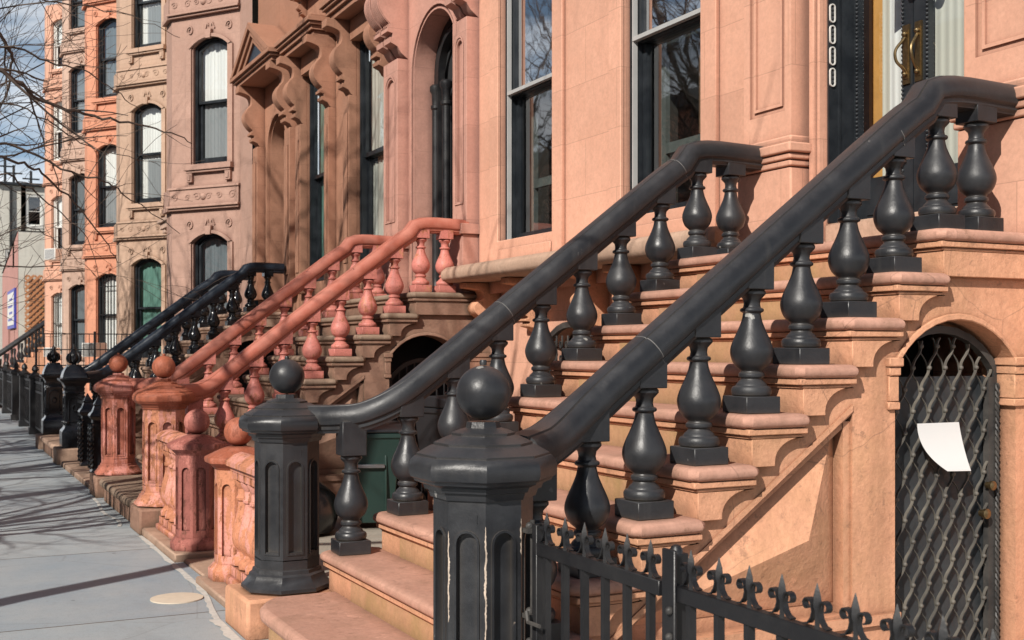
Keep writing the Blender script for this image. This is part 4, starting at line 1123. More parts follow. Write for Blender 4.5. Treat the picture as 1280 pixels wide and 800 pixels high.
d = MB(); d.box(XB + .30, XB + .36, 17.45, 18.45, 2.06, 5.1); do3 = d.build('front_door', M['frame_dark'], H3)
d = MB(); d.box(XB + .285, XB + .30, 17.60, 17.88, 2.9, 4.6); d.box(XB + .285, XB + .30, 18.02, 18.3, 2.9, 4.6); d.build('door_panel', M['wood_dark'], do3)

# --- bay fronted houses beyond
def bay_house(S, mat, label, wins, ystart, top=13.6, X=4.85, u0=.27, u1=1.04, seed=1, cornice=True):
    rnd = random.Random(seed)
    m = M[mat]
    h = thing('brownstone_house', label, 'house', (X, S, 0), 'brownstone row houses')
    A = Vector((X, S, 0)); dv = Vector((-.59, .807, 0)).normalized(); L = 1.525; B = A + dv*L
    n = Vector((-dv.y, dv.x, 0)); n = -n if n.x > 0 else n
    if n.y > 0 and n.x > 0: n = -n
    n = Vector((-.807, -.59, 0)).normalized()
    F = Frame(A, dv, n)
    sills, heads = [1.32, 4.70, 8.10, 11.3], [3.36, 6.74, 10.04, 12.9]
    ops = [opn(u0, u1, sills[k], heads[k], .15, .11) for k in range(4)]
    w = MB(); w.wall(F, 0, L, 0, top, ops)
    C = B + Vector((0, .5, 0)); D = C + Vector((-dv.x, dv.y, 0))*L
    F2 = Frame(B, (0, 1, 0), (-1, 0, 0)); w.wall(F2, 0, .5, 0, top)
    w.add([C, D, D + Vector((0, 0, top)), C + Vector((0, 0, top))], [(0,1,2,3)])
    w.add([(X, ystart, 0), A, A + Vector((0, 0, top)), (X, ystart, top)], [(0,1,2,3)])
    w.build('wall', m, h)
    r = MB(); r.add([(X, ystart, top - .01), (A.x, A.y, top - .01), (B.x, B.y, top - .01), (C.x, C.y, top - .01), (D.x, D.y, top - .01), (X + 7, D.y, top - .01), (X + 7, ystart, top - .01)], [tuple(range(7))]); r.build('roof', M['roofing'], h)
    for k, o in enumerate(ops):
        kw = wins[k % len(wins)]
        wo = window(h, F, o, simple=True, fr=.045, **{'glass': 'glass_clear', **kw})
        s = MB(); s.obox(F, u0 - .14, u1 + .14, o['vb'] - .10, o['vb'] - .002, -.0, .10); s.obox(F, u0 - .10, u1 + .10, o['vb'] - .14, o['vb'] - .101, .0005, .07)
        for uu in (u0 - .10, u1 - .02):
            s.obox(F, uu, uu + .12, o['vb'] - .30, o['vb'] - .141, .0005, .06); s.obox(F, uu + .03, uu + .09, o['vb'] - .27, o['vb'] - .17, .0605, .075)
        s.build('sill', m, wo, bevel=.005)
        # eared surround with arched hood mould and keystone
        q = MB()
        q.obox(F, u0 - .13, u0 - .02, o['vb'], o['vs'] - .02, .0005, .035); q.obox(F, u1 + .02, u1 + .13, o['vb'], o['vs'] - .02, .0005, .035)
        big = dict(u0=u0 - .10, u1=u1 + .10, vb=0, vs=o['vs'], rise=.20)
        P0, P1 = outline(big, 0, 12)[2:], outline(big, .055, 12)[2:]
        mm = len(P0)
        for (w_,) in ((.05,),):
            vs = [F.p(a, b, w_) for a, b in P0] + [F.p(a, b, w_) for a, b in P1] + [F.p(a, b, 0) for a, b in P0] + [F.p(a, b, 0) for a, b in P1]
            q.add(vs, [(i, i+1, mm+i+1, mm+i) for i in range(mm-1)] + [(i, i+1, 2*mm+i+1, 2*mm+i) for i in range(mm-1)] + [(mm+i, mm+i+1, 3*mm+i+1, 3*mm+i) for i in range(mm-1)])
        um = (u0 + u1)/2; q.prism(F, [(um - .05, o['vs'] + .12), (um + .05, o['vs'] + .12), (um + .07, o['vs'] + .27), (um - .07, o['vs'] + .27)], .0005, .07)
        # carved scrolls
        for uu in (u0 - .04, u1 + .06):
            q.ribbon(F, [(uu + (.075 - t*.004)*math.cos(t*.62), o['vs'] + .30 + (.085 - t*.004)*math.sin(t*.62)) for t in range(14)], .018, -.002, .022)
        for sg in (-1, 1): q.ribbon(F, [(um + sg*(.03 + t*.014), o['vs'] + .34 + .05*math.sin(t*.9)) for t in range(7)], .018, -.002, .022)
        q.build('window_surround', m, wo)
    for z in (3.92, 7.28, 10.6):
        c = MB(); c.obox(F, -.02, L + .02, z, z + .04, -.0, .07); c.obox(F, -.04, L + .04, z + .041, z + .08, 0, .11); c.obox(F, -.01, L + .01, z + .081, z + .36, 0, .055); c.obox(F, -.03, L + .03, z + .361, z + .40, 0, .08)
        for FF_, ln in ((F2, .5),): c.obox(FF_, .02, ln, z, z + .08, .001, .08); c.obox(FF_, 0.02, ln, z + .081, z + .38, 0.001, .055)
        for q in range(6):
            cu = .14 + q*.25 + rnd.uniform(-.03, .03); sg = 1 if q % 2 else -1; k0 = rnd.uniform(.05, .085)
            c.ribbon(F, [(cu + sg*(k0 + .01 - t*.005*k0/.08)*math.cos(t*.6 + .5), z + .22 + (k0 - t*.005*k0/.08)*math.sin(t*.6 + .5)) for t in range(14)], .016, .05, .066)
        c.sphere(F.p(L/2, z + .22, .03), .07, 12, 8)
        c.build('belt_course', m, h, bevel=.004)
    return h

CW = lambda *a: list(a)
w_white = dict(curtain=[('curt_white', .02, .98, .5, 1.0), ('curt_grey', .02, .98, 0, .5)], meet=None)
w_half = dict(curtain=[('curt_white', .2, .98, .45, 1.0), ('curt_white', .7, .98, 0, .45), ('curt_grey', .03, .7, 0, .45)])
w_dark = dict(glass='glass', curtain=[('curt_grey', .02, .98, .0, 1.0)])
w_green = dict(curtain=[('curt_green', .02, .98, 0, 1.)])
w_grey = dict(curtain=[('curt_grey', .02, .98, 0, 1.)], glass='glass')
BH = []
BH.append(bay_house(20.05, 'mauve', 'mauve brownstone house with angled bay, its window showing white curtains beside the pediment', [w_dark, w_white, w_dark, w_white], 19.22, seed=1))
BH.append(bay_house(26.15, 'tan', 'tan brownstone house with angled bay and a green curtained lower window', [w_green, w_half, w_half, w_grey], 22.9, u0=.29, u1=1.12, seed=2))
w_barw = dict(bars=True, curtain=[('curt_white', .1, .95, 0, 1.)])
BH.append(bay_house(31.9, 'orange', 'bright orange painted house with barred lower bay window', [w_barw, w_white, w_grey, w_half], 29.0, u0=.30, u1=1.15, seed=3))
BH.append(bay_house(37.6, 'dull', 'dull tan house with dark bay windows beyond the orange house', [w_dark, w_dark, w_dark, w_grey], 34.7, u0=.35, u1=1.25, seed=4))
w_sash = dict(frame='white', sash='white', curtain=[('curt_white', .1, .95, .5, 1.)])
BH.append(bay_house(43.4, 'salmon', 'salmon painted house with white sash windows at the far end of the row', [dict(bars=True, frame='white', sash='white', curtain=[('curt_white', .1, .95, .0, 1.)]), w_sash, w_sash, w_sash], 40.4, u0=.40, u1=1.2, seed=5))
# bracketed door hoods between bays
hd = MB(); hd.box(4.52, 4.85, 24.0, 25.7, 4.02, 4.14); hd.box(4.47, 4.85, 23.95, 25.75, 4.141, 4.22); console(hd, 4.849, 25.3, 25.55, 4.019, .8, .3)
o = hd.build('door_hood', M['dull'], BH[1], bevel=.01)

# air conditioners
def aircon(loc, rz, s, label, cat='air conditioner'):
    r = thing('air_conditioner', label, cat, loc, 'window air conditioners'); r.rotation_euler.z = rz; r['local'] = 1
    m = MB(); m.box(-.3*s, .3*s, -.22*s, .22*s, 0, .42*s); m.build('case', M['white'], r, bevel=.01)
    g_ = MB()
    for k in range(9): g_.box(-.26*s, .26*s, -.226*s, -.2205*s, (.04 + k*.04)*s, (.06 + k*.04)*s)
    g_.build('grille', M['steel'], r)
aircon(pix(68, 325, 40.5) , R(-55), .9, 'white air conditioner below the second floor window of the far salmon house')
aircon(pix(65, 446, 40.5), R(-55), .75, 'small white air conditioner low on the far salmon house')
ac = pix(118, 446, 28.5)
aircon(ac, R(-55), .8, 'silver wrapped air conditioner in front of the barred orange house window')

# --- far end: cream building, trellis, shop, roof cornice
Hc = thing('cream_building', 'cream rendered building with fire escape across the gap at the end', 'building', (5, 78, 0))
Fc = Frame((0, 78, 0), (1, 0, 0), (0, -1, 0))
opc = [opn(5.75, 6.75, 8.95, 11.0, 0, .1), opn(7.4, 8.4, 5.9, 7.6, 0, .1), opn(4.6, 5.2, 6.0, 7.6, 0, .1)]
w = MB(); w.wall(Fc, 4.1, 20, 0, 11.5, opc); w.add([(4.1, 78, 0), (4.1, 98, 0), (4.1, 98, 11.5), (4.1, 78, 11.5)], [(0,1,2,3)])
w.build('wall', M['cream'], Hc)
w = MB(); w.box(4.0, 20, 77.7, 78.1, 11.5, 11.65); w.build('cornice', M['frame_dark'], Hc)
for o in opc: window(Hc, Fc, o, frame='white', sash='white', simple=True, glass='glass', bars=(o is opc[1]), fr=.14)
fe2 = MB()
for z in (4.4, 8.0):
    fe2.box(5.0, 8.6, 77.0, 77.9, z, z + .06)
    for k in range(15): fe2.box(5.0 + k*.24, 5.03 + k*.24, 77.0, 77.03, z, z + .8)
    fe2.box(5.0, 8.6, 76.99, 77.04, z + .8, z + .84)
fe2.tube([(5.4, 77.2, 4.4), (7.6, 77.2, 8.0)], .05, 5); fe2.tube([(5.4, 77.6, 4.4), (7.6, 77.6, 8.0)], .05, 5)
fe2.tube([(4.9, 77.85, 0), (4.9, 77.85, 11.4)], .08, 6)
fe2.build('fire_escape', M['iron'], Hc)
for k, (x, z0_, z1_) in enumerate(((6.2, 11.5, 12.7), (5.2, 11.5, 13.0), (4.7, 11.5, 13.4))):
    m_ = MB(); m_.tube([(x, 80, z0_), (x, 80, z1_)], .08, 6); m_.tube([(x - .5, 80, z1_ - .5), (x + .5, 80, z1_ - .5)], .05, 5); m_.build('vent_pipe', M['iron'], Hc)
Hd = thing('brick_building', 'distant dull rose brick building rising left of the cream one', 'building', (2.5, 84, 0))
Fd_ = Frame((0, 84, 0), (1, 0, 0), (0, -1, 0)); opd = [opn(2.6, 3.4, 3.4 + 3*k, 5.1 + 3*k, 0, .1) for k in range(3)]
w = MB(); w.wall(Fd_, 1.2, 4.0, 0, 12.6, opd); w.add([(4.0, 84, 0), (4.0, 95, 0), (4.0, 95, 12.6), (4.0, 84, 12.6)], [(0,1,2,3)]); w.add([(1.2, 84, 0), (1.2, 95, 0), (1.2, 95, 12.6), (1.2, 84, 12.6)], [(0,1,2,3)]); w.build('wall', M['dull'], Hd)
w = MB(); w.box(1.0, 4.1, 83.8, 95, 12.6, 12.8); w.build('cornice', M['frame_dark'], Hd)
for o in opd: window(Hd, Fd_, o, frame='white', sash='white', simple=True)
Hs = thing('shop_building', 'low rose rendered building with gabled parapet and a blue hanging sign', 'building', (3.7, 56, 0))
Fs = Frame((3.75, 0, 0), (0, 1, 0), (-1, 0, 0))
ops_ = [opn(57.2, 58.4, 1.0, 3.0, .5, .2), opn(60, 61.5, 1.0, 3.0, .5, .2), opn(57.4, 58.4, 3.9, 5.2, 0, .15)]
w = MB(); w.wall(Fs, 55, 66, 0, lambda u: 6.6 - .12*(u - 55), ops_); 
w.build('wall', M['pinkshop'], Hs)
w = MB(); w.box(3.76, 12, 55, 55.25, 0, 6.6); w.build('side_wall', M['cream'], Hs)
w = MB(); w.add([(3.72, 54.95, 6.62), (12, 54.95, 6.62), (12, 66, 6.62), (3.72, 66, 5.4)], [(0,1,2,3)]); w.build('roof', M['roofing'], Hs)
for o in ops_: window(Hs, Fs, o, simple=True)
tr = MB(); Ft = Frame((0, 54.9, 0), (1, 0, 0), (0, -1, 0))
def clipline(u0, v0, u1, v1, U0, U1, V0, V1):
    t0, t1 = 0., 1.; dx, dy = u1 - u0, v1 - v0
    for p, q in ((-dx, u0 - U0), (dx, U1 - u0), (-dy, v0 - V0), (dy, V1 - v0)):
        if p == 0:
            if q < 0: return None
        else:
            r = q/p
            if p < 0: t0 = max(t0, r)
            else: t1 = min(t1, r)
    return None if t0 >= t1 else ((u0 + dx*t0, v0 + dy*t0), (u0 + dx*t1, v0 + dy*t1))
for k in range(-20, 24):
    for sg in (1, -1):
        a = 4.0 + k*.26; seg = clipline(a, 1.2, a + sg*4, 5.2, 4.02, 5.2, 1.2, 4.7)
        if seg: tr.ribbon(Ft, list(seg), .10 if sg > 0 else .07, .02 if sg > 0 else .0, .05 if sg > 0 else .019)
tag(tr.build('trellis', M['trellis']), 'orange wooden lattice trellis on the side wall at the end of the row', 'trellis')
sg_ = thing('shop_sign', 'blue bordered sign with a white panel on the rose building', 'sign', (3.6, 56.4, 4)); 
m_ = MB(); m_.box(3.66, 3.74, 56.0, 60.6, 2.45, 4.2); m_.build('board', M['blue_sign'], sg_)
m_ = MB(); m_.box(3.645, 3.659, 56.3, 60.3, 2.60, 4.05); m_.build('lettering_panel', M['white'], sg_)
for k in range(4):
    m_ = MB(); [m_.box(3.635, 3.644, 57.0 + q*.7, 57.5 + q*.7, 2.80 + k*.3, 2.90 + k*.3) for q in range(4 - k % 2)]; m_.build('lettering', M['blue_sign'], sg_)

# far stoop with dark rails
fs = thing('stoop', 'distant brown stoop with black rails at the far left end of the street', 'stoop', (3.4, 49.5, 0), 'stone stoops of the row'); 
m_ = MB()
for k in range(9): m_.box(2.4 + k*.25, 4.85, 48.6, 50.4, .2*k, .2*(k+1) - .002)
m_.box(4.6, 6.0, 48.6, 50.4, 0, 1.8); m_.build('steps', M['peach_step'], fs)
for y in (48.7, 50.3):
    m_ = MB(); m_.sweep([(1.9, y, .75), (2.4, y, 1.1), (4.4, y, 2.6), (5.4, y, 2.6)], RAIL); m_.build('handrail', M['iron'], fs)
    m_ = MB()
    for k in range(10):
        x = 2.45 + k*.25; z = min(.2*(k + 1), 1.8); m_.lathe((x, y, z), [(.08, 0), (.08, .08), (.04, .12), (.085, .25), (.03, .45), (.05, .6), (.05, .75)], 8)
    m_.build('balusters', M['iron'], fs)

# raised landing fence in front of the tan house
cf = thing('wire_fence', 'tall black wire fence standing across the front garden beyond the black stoop', 'fence', (2.8, 24, 0))
m_ = MB(); Fcf = Frame((0, 24.0, 0), (1, 0, 0), (0, -1, 0))
for k in range(22): u = 2.0 + k*.10; m_.obox(Fcf, u - .006, u + .006, .9, 1.80, -.006, .006)
for z in (.95, 1.2, 1.5, 1.8): m_.obox(Fcf, 1.95, 4.15, z - .01, z + .01, -.010, .010)
m_.build('mesh_panel', M['iron'], cf)
m_ = MB()
for u in (1.95, 3.0, 4.15): m_.obox(Fcf, u - .02, u + .02, 0, 1.85, -.02, .02)
m_.build('post', M['iron'], cf)

# street fence beyond the black stoop and between stoops two and three
def plain_fence(y0, y1, x, h, label, posts, group='black iron fences along the sidewalk'):
    r = thing('iron_fence', label, 'fence', (x, (y0+y1)/2, 0), group)
    F = Frame((x, 0, 0), (0, 1, 0), (-1, 0, 0))
    m = MB(); m.obox(F, y0, y1, h - .04, h, -.015, .015); m.obox(F, y0, y1, h - .20, h - .165, -.012, .012); m.obox(F, y0, y1, .12, .155, -.012, .012); m.build('rail', M['iron'], r)
    m = MB(); n = int((y1 - y0)/.13)
    for k in range(n):
        y = y0 + .065 + k*.13; m.obox(F, y - .009, y + .009, .1, h + .02, -.009, .009); m.sphere((x, y, h + .05), .026, 6, 5)
        m.ribbon(F, [(y + .045*math.cos(t*.6), h - .10 + .045*math.sin(t*.6)) for t in range(12)], .010, -.008, .008)
    m.build('pickets', M['iron'], r)
    for y in posts:
        m = MB(); m.box(x - .09, x + .09, y - .09, y + .09, 0, h + .04); m.box(x - .11, x + .11, y - .11, y + .11, 0, .12); m.box(x - .12, x + .12, y - .12, y + .12, h + .041, h + .09); m.lathe((x, y, h + .09), [(.1, 0), (.04, .06), (.06, .1), (.05, .15), (.005, .2)], 8)
        m.build('post', M['iron'], r, bevel=.005)
plain_fence(19.7, 25.2, 1.82, .95, 'black iron fence with square posts just beyond the black stoop', (20.2, 22.6, 25.0))
plain_fence(27.2, 33.4, 1.82, .95, 'black iron fence in front of the orange and tan houses', (27.2, 30.3, 33.4))
plain_fence(35, 47, 1.82, .95, 'black iron fence at the far end of the row', (35, 39, 43, 47))
plain_fence(15.75, 16.3, 1.84, .85, 'short black iron fence beside the near black newel', ())
# rope columned little posts
def rope_post(loc, label):
    r = thing('gate_post', label, 'gate post', loc, 'small black gate posts with twisted columns'); x, y, z = loc
    m = MB(); m.lathe(loc, [(.13, 0), (.13, .06), (.10, .09), (.09, .12), (.09, .60), (.10, .62), (.10, .66), (.14, .69), (.15, .71), (.14, .73), (.10, .76), (.07, .82), (.08, .84), (.03, .90), (.005, .94)], 4, PI/4); m.build('shaft', M['gloss'], r, bevel=.004)
    m = MB()
    for sx_, sy_ in ((-1, -1), (-1, 1), (1, -1), (1, 1)):
        for q in range(2):
            m.tube([(x + sx_*.085 + .013*math.cos(j*.5 + q*PI), y + sy_*.085 + .013*math.sin(j*.5 + q*PI), z + .1 + j*.009) for j in range(58)], .014, 5)
    m.build('twisted_column', M['gloss'], r)
rope_post((1.86, 15.55, .02), 'small black post with twisted columns, nearer the black newel')
rope_post((1.86, 14.55, .02), 'small black post with twisted columns, nearer the dark red newel')
c = MB(); c.box(1.62, 2.0, 13.2, 16.3, -.01, .06); struct(c.build('garden_kerb', M['ledge'], bevel=.01))

# unseen row across the street, added for glass reflections and less sky fill
Fo = Frame((-13.6, 0, 0), (0, 1, 0), (1, 0, 0))
OC = ['brown', 'dull', 'tan', 'mauve', 'pink', 'brown', 'salmon', 'dull']
OL = ['dark brown', 'dull tan', 'sandy', 'mauve', 'pink', 'rust brown', 'salmon', 'pale dull']
for k in range(8):
    y0 = -6 + k*6.5; h = 9.3 + (.5 if k % 3 == 0 else 0)
    r = thing('brownstone_house', OL[k] + ' house across the street, number %d along from the camera end' % (k + 1) if 0 else OL[k] + ' rowhouse added out of view across the street from the stoops', 'house', (-13.6, y0 + 3.2, 0))
    m = MB(); m.box(-24, -13.6, y0, y0 + 6.49, 0, h); m.build('wall', M[OC[k]], r)
    m = MB(); m.box(-24, -13.2, y0, y0 + 6.48, h + .001, h + .5); m.build('cornice', M['frame_dark'], r)
    for zz in (1.2, 4.1, 6.9):
        for q in range(3):
            m = MB(); m.obox(Fo, y0 + .8 + q*2.0, y0 + 1.8 + q*2.0, zz, zz + 1.9, .002, .06); w_ = m.build('window', M['frame_dark'], r)
            m = MB(); m.obox(Fo, y0 + .7 + q*2.0, y0 + 1.9 + q*2.0, zz - .15, zz - .01, .002, .15); m.obox(Fo, y0 + .7 + q*2.0, y0 + 1.9 + q*2.0, zz + 1.91, zz + 2.1, .002, .12); m.build('sill', M[OC[k]], w_)
# ------------------------------------------------------------------ bins
def bin_(loc, rz, mat, lidmat, label, group=None, s=1.0, loose=False):
    r = thing('wheelie_bin', label, 'bin', loc, group); r.rotation_euler.z = rz; r['local'] = 1
    m = MB(); F = Frame((0, 0, 0), (1, 0, 0), (0, 1, 0))
    vs = []
    for hx, hy, z in ((.21, .23, .06), (.245, .27, .5), (.275, .31, .88), (.29, .325, .885), (.29, .325, .93)):
        vs += [(-hx*s, -hy*s, z*s), (hx*s, -hy*s, z*s), (hx*s, hy*s, z*s), (-hx*s, hy*s, z*s)]
    m.add(vs, [(i*4 + k, i*4 + (k+1) % 4, (i+1)*4 + (k+1) % 4, (i+1)*4 + k) for i in range(4) for k in range(4)] + [(0,1,2,3), (16,17,18,19)])
    for sx__ in (-.14, .14): m.box((sx__-.012)*s, (sx__+.012)*s, -.30*s, -.235*s, .10*s, .72*s)
    m.build('body', M[mat], r, bevel=.015, seg=2)
    m = MB(); m.box(-.13*s, .13*s, -.325*s, -.262*s, .60*s, .635*s); m.build('handle', M['steel'], r, bevel=.004)
    l = MB(); pts = [(-.33, .935), (.33, .935), (.33, .965), (.22, 1.01), (0, 1.035), (-.22, 1.01), (-.33, .965)]
    l.prism(Frame((0, 0, 0), (0, 1, 0), (1, 0, 0)), [(u*s, v*s) for u, v in pts], -.30*s, .30*s); l.build('lid', M[lidmat], r, bevel=.012, seg=2)
    wv = MB()
    for sx__ in (-.25, .20): wv.lathe((sx__*s, .24*s, .1*s), [(.03*s, 0), (.1*s, 0), (.1*s, .05*s), (.03*s, .05*s)], 16, 0, Matrix.Rotation(R(90), 3, 'Y'))
    wv.build('wheel', M['bag'], r)
bin_((3.42, 9.52, .006), R(-20), 'bin_green', 'bin_black', 'green wheeled bin with a black lid behind the charcoal balusters', 'wheeled bins', .86)
bin_((4.35, 9.75, .006), R(10), 'bin_black', 'bin_black', 'dark grey wheeled bin against the wall under the ledge', 'wheeled bins', 1.05)
bin_((1.98, 30.6, .006), R(5), 'bin_blue', 'bin_blue', 'pale blue bin behind the far fence, left of the pair', 'wheeled bins', .62)
bin_((2.5, 30.2, .006), R(-5), 'bin_blue', 'bin_blue', 'pale blue bin behind the far fence, right of the pair', 'wheeled bins', .62)
# rubbish bag
bg = MB(); rnd = random.Random(3)
prof = [(.05, 0), (.26, .03), (.31, .15), (.27, .32), (.16, .42), (.05, .46), (.07, .52)]
bg.lathe((2.75, 9.35, .006), prof, 16)
bg.v = [(x + rnd.uniform(-.02, .02), y + rnd.uniform(-.02, .02), z + rnd.uniform(-.01, .015)) for x, y, z in bg.v]
tag(bg.build('rubbish_bag', M['bag'], ang=80), 'black rubbish bag slumped in the areaway beside the green bin', 'bag')

# ------------------------------------------------------------------ bare street trees
def grow(m, p, d, r, ln, lvl, rnd, twig=4, bend=.25, drop=0.0):
    n = 6; pts = [Vector(p)]; rad = [r]; dd = Vector(d).normalized(); kids = []
    for i in range(n):
        dd = (dd + Vector((rnd.uniform(-bend, bend), rnd.uniform(-bend, bend), rnd.uniform(-bend, bend)*.7 - drop))).normalized()
        pts.append(pts[-1] + dd*ln/n); rad.append(max(.0022, r*(1 - .62*(i+1)/n)))
        if lvl > 0 and i > 0:
            for q in range(1 if rnd.random() < .85 else 2): kids.append((pts[-1].copy(), dd.copy(), rad[-1]))
    m.tube(pts, rad, 6 if r > .03 else (4 if r > .008 else 3))
    for (kp, kd, kr) in kids:
        ax = Vector((rnd.uniform(-1, 1), rnd.uniform(-1, 1), rnd.uniform(-.5, 1))).normalized()
        nd = (kd*.75 + ax*.75).normalized()
        grow(m, kp, nd, kr*.6, ln*.62*rnd.uniform(.7, 1.1), lvl - 1, rnd, twig, bend, drop*.5)
    return pts[-1], dd, rad[-1]

def tree(x, y, h, label, seed, r=.13, lvl=3, spread=1.0):
    rnd = random.Random(seed)
    t = thing('street_tree', label, 'tree', (x, y, 0), 'bare street trees along the kerb')
    m = MB(); tp = [Vector((x + .04*math.sin(k*1.3), y + .04*math.cos(k*1.7), h*k/8)) for k in range(9)]
    m.tube(tp, [r*1.5] + [r*(1.1 - .05*k) for k in range(8)], 12); m.build('trunk', M['bark'], t)
    c = MB()
    for k in range(7):
        a = 2*PI*k/7 + rnd.uniform(-.3, .3)
        st = tp[-1] - Vector((0, 0, rnd.uniform(0, h*.25)))
        grow(c, st, Vector((math.cos(a)*spread, math.sin(a)*spread, rnd.uniform(.5, 1.3))), r*.5, rnd.uniform(2.2, 3.4), lvl, rnd)
    if lvl > 2:
        for k in range(5):
            a = 2*PI*k/5 + rnd.uniform(-.4, .4)
            p0, d0_, r0_ = grow(c, tp[-1], Vector((math.cos(a)*.28 - .05, math.sin(a)*.35, 1.5)), r*.6, 4.2, 2, rnd, bend=.12)
            grow(c, p0, Vector((math.cos(a)*.35 - .05, math.sin(a)*.4, 1.2)), r*.3, 3.0, 2, rnd, bend=.18)
    c.build('crown', M['bark'], t)
    return t, c
tree(-2.45, 5.55, 5.2, 'slender bare street tree nearest the camera whose trunk shadow crosses the sidewalk', 11, .10, 1)
TL = [(-2.45, 8.9, 2.1, .09, 3, 'low branched young street tree, second along the kerb from the camera'), (-2.5, 13.4, 2.4, .12, 3, 'bare low branched street tree level with the red railed stoop'),
      (-2.4, 16.6, 2.6, .14, 3, 'bare low branched street tree level with the black railed stoop'), (-2.5, 20.0, 2.4, .12, 3, 'bare low branched street tree level with the mauve bay house'),
      (-2.4, 24.5, 2.8, .14, 3, 'bare street tree level with the tan bay fronted house'), (-2.4, 31.0, 3.0, .14, 3, 'bare street tree level with the orange house')]
for q, (x, y, h, r, lv, lab) in enumerate(TL): tree(x, y, h, lab, 40 + q, r, lv)
# the tree whose boughs hang into view
rnd = random.Random(21)
t = thing('street_tree', 'bare street tree whose long thin boughs hang over the sidewalk at upper left', 'tree', (-2.3, 10.8, 0), 'bare street trees along the kerb')
m = MB(); tp = [Vector((-2.3 + .05*math.sin(k), 10.8 + .05*math.cos(k), 4.6*k/8)) for k in range(9)]
m.tube(tp, [.22] + [.16 - .006*k for k in range(8)], 12); m.build('trunk', M['bark'], t)
m = MB()
boughs = [
 (9.6, [(-120, 60), (0, 88), (40, 118), (95, 140), (150, 152), (205, 165), (240, 178)], .030),
 (10.0, [(-130, 110), (0, 60), (60, 78), (110, 92), (150, 118), (180, 140)], .018),
 (10.5, [(-150, 230), (-40, 180), (20, 185), (90, 215), (135, 228), (165, 250), (225, 290)], .024),
 (10.0, [(-120, 250), (-20, 198), (30, 205), (60, 222), (100, 262), (130, 300), (150, 330)], .022),
 (10.6, [(-120, 160), (-10, 128), (60, 150), (100, 178), (160, 196), (200, 206)], .015),
 (9.5, [(-130, 20), (-20, -10), (60, 0), (110, 8), (165, 22), (225, 48)], .014),
 (11.0, [(-110, 300), (-10, 222), (30, 232), (70, 262), (110, 300), (125, 350)], .016),
 (9.8, [(-120, 150), (-30, 30), (10, 60), (12, 100), (-5, 150), (5, 170)], .028),
 (11.5, [(-100, 330), (-10, 300), (40, 285), (80, 310), (120, 345)], .012),
]
for d0, pts, r0 in boughs:
    P = catmull([tp[-1] - Vector((0, 0, rnd.uniform(0, .6)))] + [pix(x, y, d0 + k*.25) for k, (x, y) in enumerate(pts)], 5)
    n = len(P); P = [p + Vector((rnd.uniform(-.012, .012), rnd.uniform(-.02, .02), rnd.uniform(-.018, .018))) for p in P]
    m.tube(P, [max(.003, r0*.85*(1 - .85*k/n)) for k in range(n)], 6)
    for k in range(8, n - 1, 2):
        if rnd.random() < (.55 if k < n*.55 else .25):
            td = (P[k+1] - P[k]).normalized(); ax = Vector((rnd.uniform(-.6, .6), rnd.uniform(-.8, .8), rnd.uniform(-1, .9)))
            grow(m, P[k], td*.8 + ax*.7, max(.003, r0*(1 - .85*k/n)*.55), rnd.uniform(.4, 1.0)*(1 if k < n*.5 else .6), (1 if k < n*.5 else 0), rnd, bend=.22)
for k in range(5):
    a = 2*PI*k/5
    p0, d0_, r0_ = grow(m, tp[-1], Vector((math.cos(a)*.28 - .2, math.sin(a)*.35, 1.5)), .09, 4.0, 2, rnd, bend=.12)
    grow(m, p0, Vector((math.cos(a)*.35 - .15, math.sin(a)*.4, 1.2)), .05, 3.0, 2, rnd, bend=.18)
for k in range(6):
    a = 2*PI*k/6; grow(m, tp[-1] - Vector((0, 0, .3*k*.5)), Vector((math.cos(a) - .8, math.sin(a), 1.0)), .07, 2.4, 2, rnd)
m.build('crown', M['bark'], t)
# ivy at the trellis
iv = MB(); rnd = random.Random(4)
for k in range(700):
    c0 = Vector((5.5 + rnd.gauss(0, .3), 54.6 + rnd.gauss(0, .15), 2.1 + rnd.gauss(0, .7))); a = Vector((rnd.uniform(-1, 1), rnd.uniform(-1, 1), rnd.uniform(-1, 1))).normalized()*.11; b = a.orthogonal().normalized()*.08
    iv.add([c0 - a, c0 + b, c0 + a, c0 - b], [(0,1,2,3)])
tag(iv.build('ivy', M['leaf'], weld=False), 'green ivy clump growing beside the orange trellis', 'plant')

# ------------------------------------------------------------------ sky and sun
wd = bpy.data.worlds.new('World'); scn.world = wd; wd.use_nodes = True; nt = wd.node_tree; nt.nodes.clear()
out = nt.nodes.new('ShaderNodeOutputWorld'); bg = nt.nodes.new('ShaderNodeBackground')
sk = nt.nodes.new('ShaderNodeTexSky'); sk.sky_type = 'NISHITA'; sk.sun_disc = False
sund = Vector((-.668, -.473, .574)).normalized()
sk.sun_elevation = math.asin(sund.z); sk.sun_rotation = math.atan2(sund.x, sund.y) % (2*PI)
sk.air_density = 1.0; sk.dust_density = .6; sk.ozone_density = 1.5
tc = nt.nodes.new('ShaderNodeTexCoord')
mp = mapping(nt, tc.outputs['Generated'], (1.0, 1.0, 3.2), (.35, .1, 0))
cl = noise(nt, mp, 2.6, 8, .58)
sep = nt.nodes.new('ShaderNodeSeparateXYZ'); nt.links.new(tc.outputs['Generated'], sep.inputs[0])
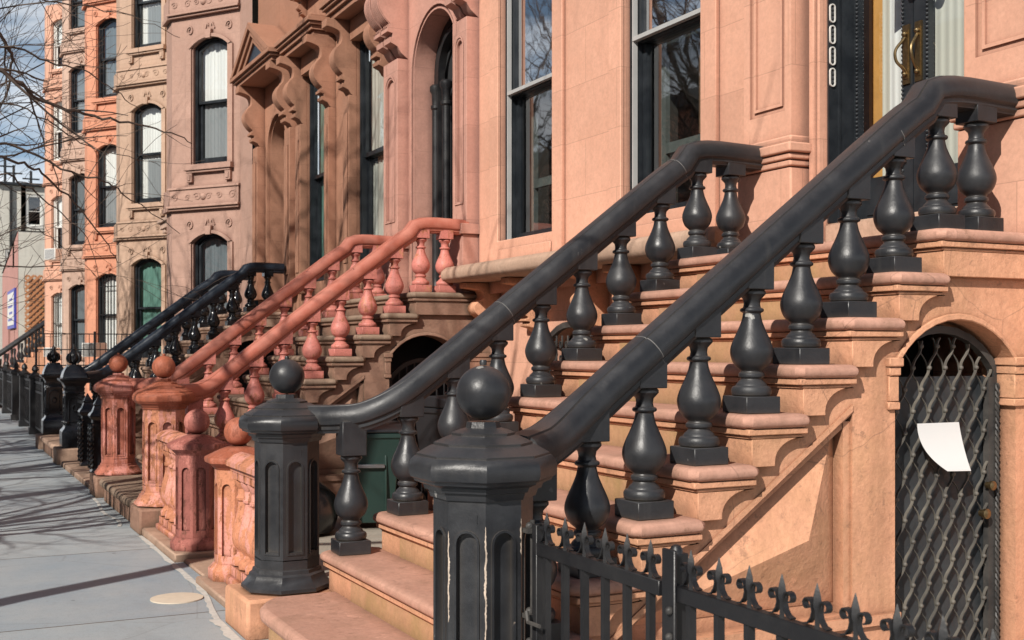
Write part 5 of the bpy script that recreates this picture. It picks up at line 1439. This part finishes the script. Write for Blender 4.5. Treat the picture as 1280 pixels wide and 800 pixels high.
low = nt.nodes.new('ShaderNodeMapRange'); low.inputs['From Min'].default_value = .02; low.inputs['From Max'].default_value = .42
low.inputs['To Min'].default_value = .19; low.inputs['To Max'].default_value = -.08; nt.links.new(sep.outputs[2], low.inputs['Value'])
ad = N(nt, 'ShaderNodeMath', operation='ADD'); nt.links.new(cl, ad.inputs[0]); nt.links.new(low.outputs[0], ad.inputs[1])
cf_ = ramp(nt, ad.outputs[0], [(.50, 0.), (.64, .95)])
hz = nt.nodes.new('ShaderNodeMapRange'); hz.inputs['From Min'].default_value = .0; hz.inputs['From Max'].default_value = .35
hz.inputs['To Min'].default_value = .85; hz.inputs['To Max'].default_value = .0; nt.links.new(sep.outputs[2], hz.inputs['Value'])
base = mix(nt, hz.outputs[0], sk.outputs[0], (10.5, 15, 20.5))
cc = mix(nt, cf_, base, (23, 23.3, 23.6))
nt.links.new(cc, bg.inputs[0]); bg.inputs[1].default_value = .047
nt.links.new(bg.outputs[0], out.inputs[0])
sl = bpy.data.lights.new('sun', 'SUN'); sl.energy = 5.0; sl.angle = R(.5); sl.color = (1, .945, .865)
so = bpy.data.objects.new('sun', sl); col.objects.link(so); so.rotation_euler = (-sund).to_track_quat('-Z', 'Y').to_euler(); so.location = (-20, -20, 30)

# ------------------------------------------------------------------ camera
cd = bpy.data.cameras.new('camera'); cam = bpy.data.objects.new('camera', cd); col.objects.link(cam)
cd.sensor_width = 36; cd.lens = FPX/1280*36; cd.shift_y = (HZ - 400)/1280
cam.location = (0, 0, CH); cam.rotation_euler = (R(90), 0, -0.463); cd.clip_end = 3000; cd.clip_start = .05
cd.dof.use_dof = True; cd.dof.focus_distance = 5.6; cd.dof.aperture_fstop = 8
scn.camera = cam
for o in list(bpy.data.objects):
    if 'local' in o: del o['local']
scn.view_settings.view_transform = 'Standard'; scn.view_settings.look = 'None'; scn.view_settings.exposure = 0; scn.view_settings.gamma = 1
scn.cycles.max_bounces = 6; scn.cycles.transparent_max_bounces = 12; scn.cycles.caustics_reflective = False; scn.cycles.caustics_refractive = False
scn.cycles.use_denoising = True
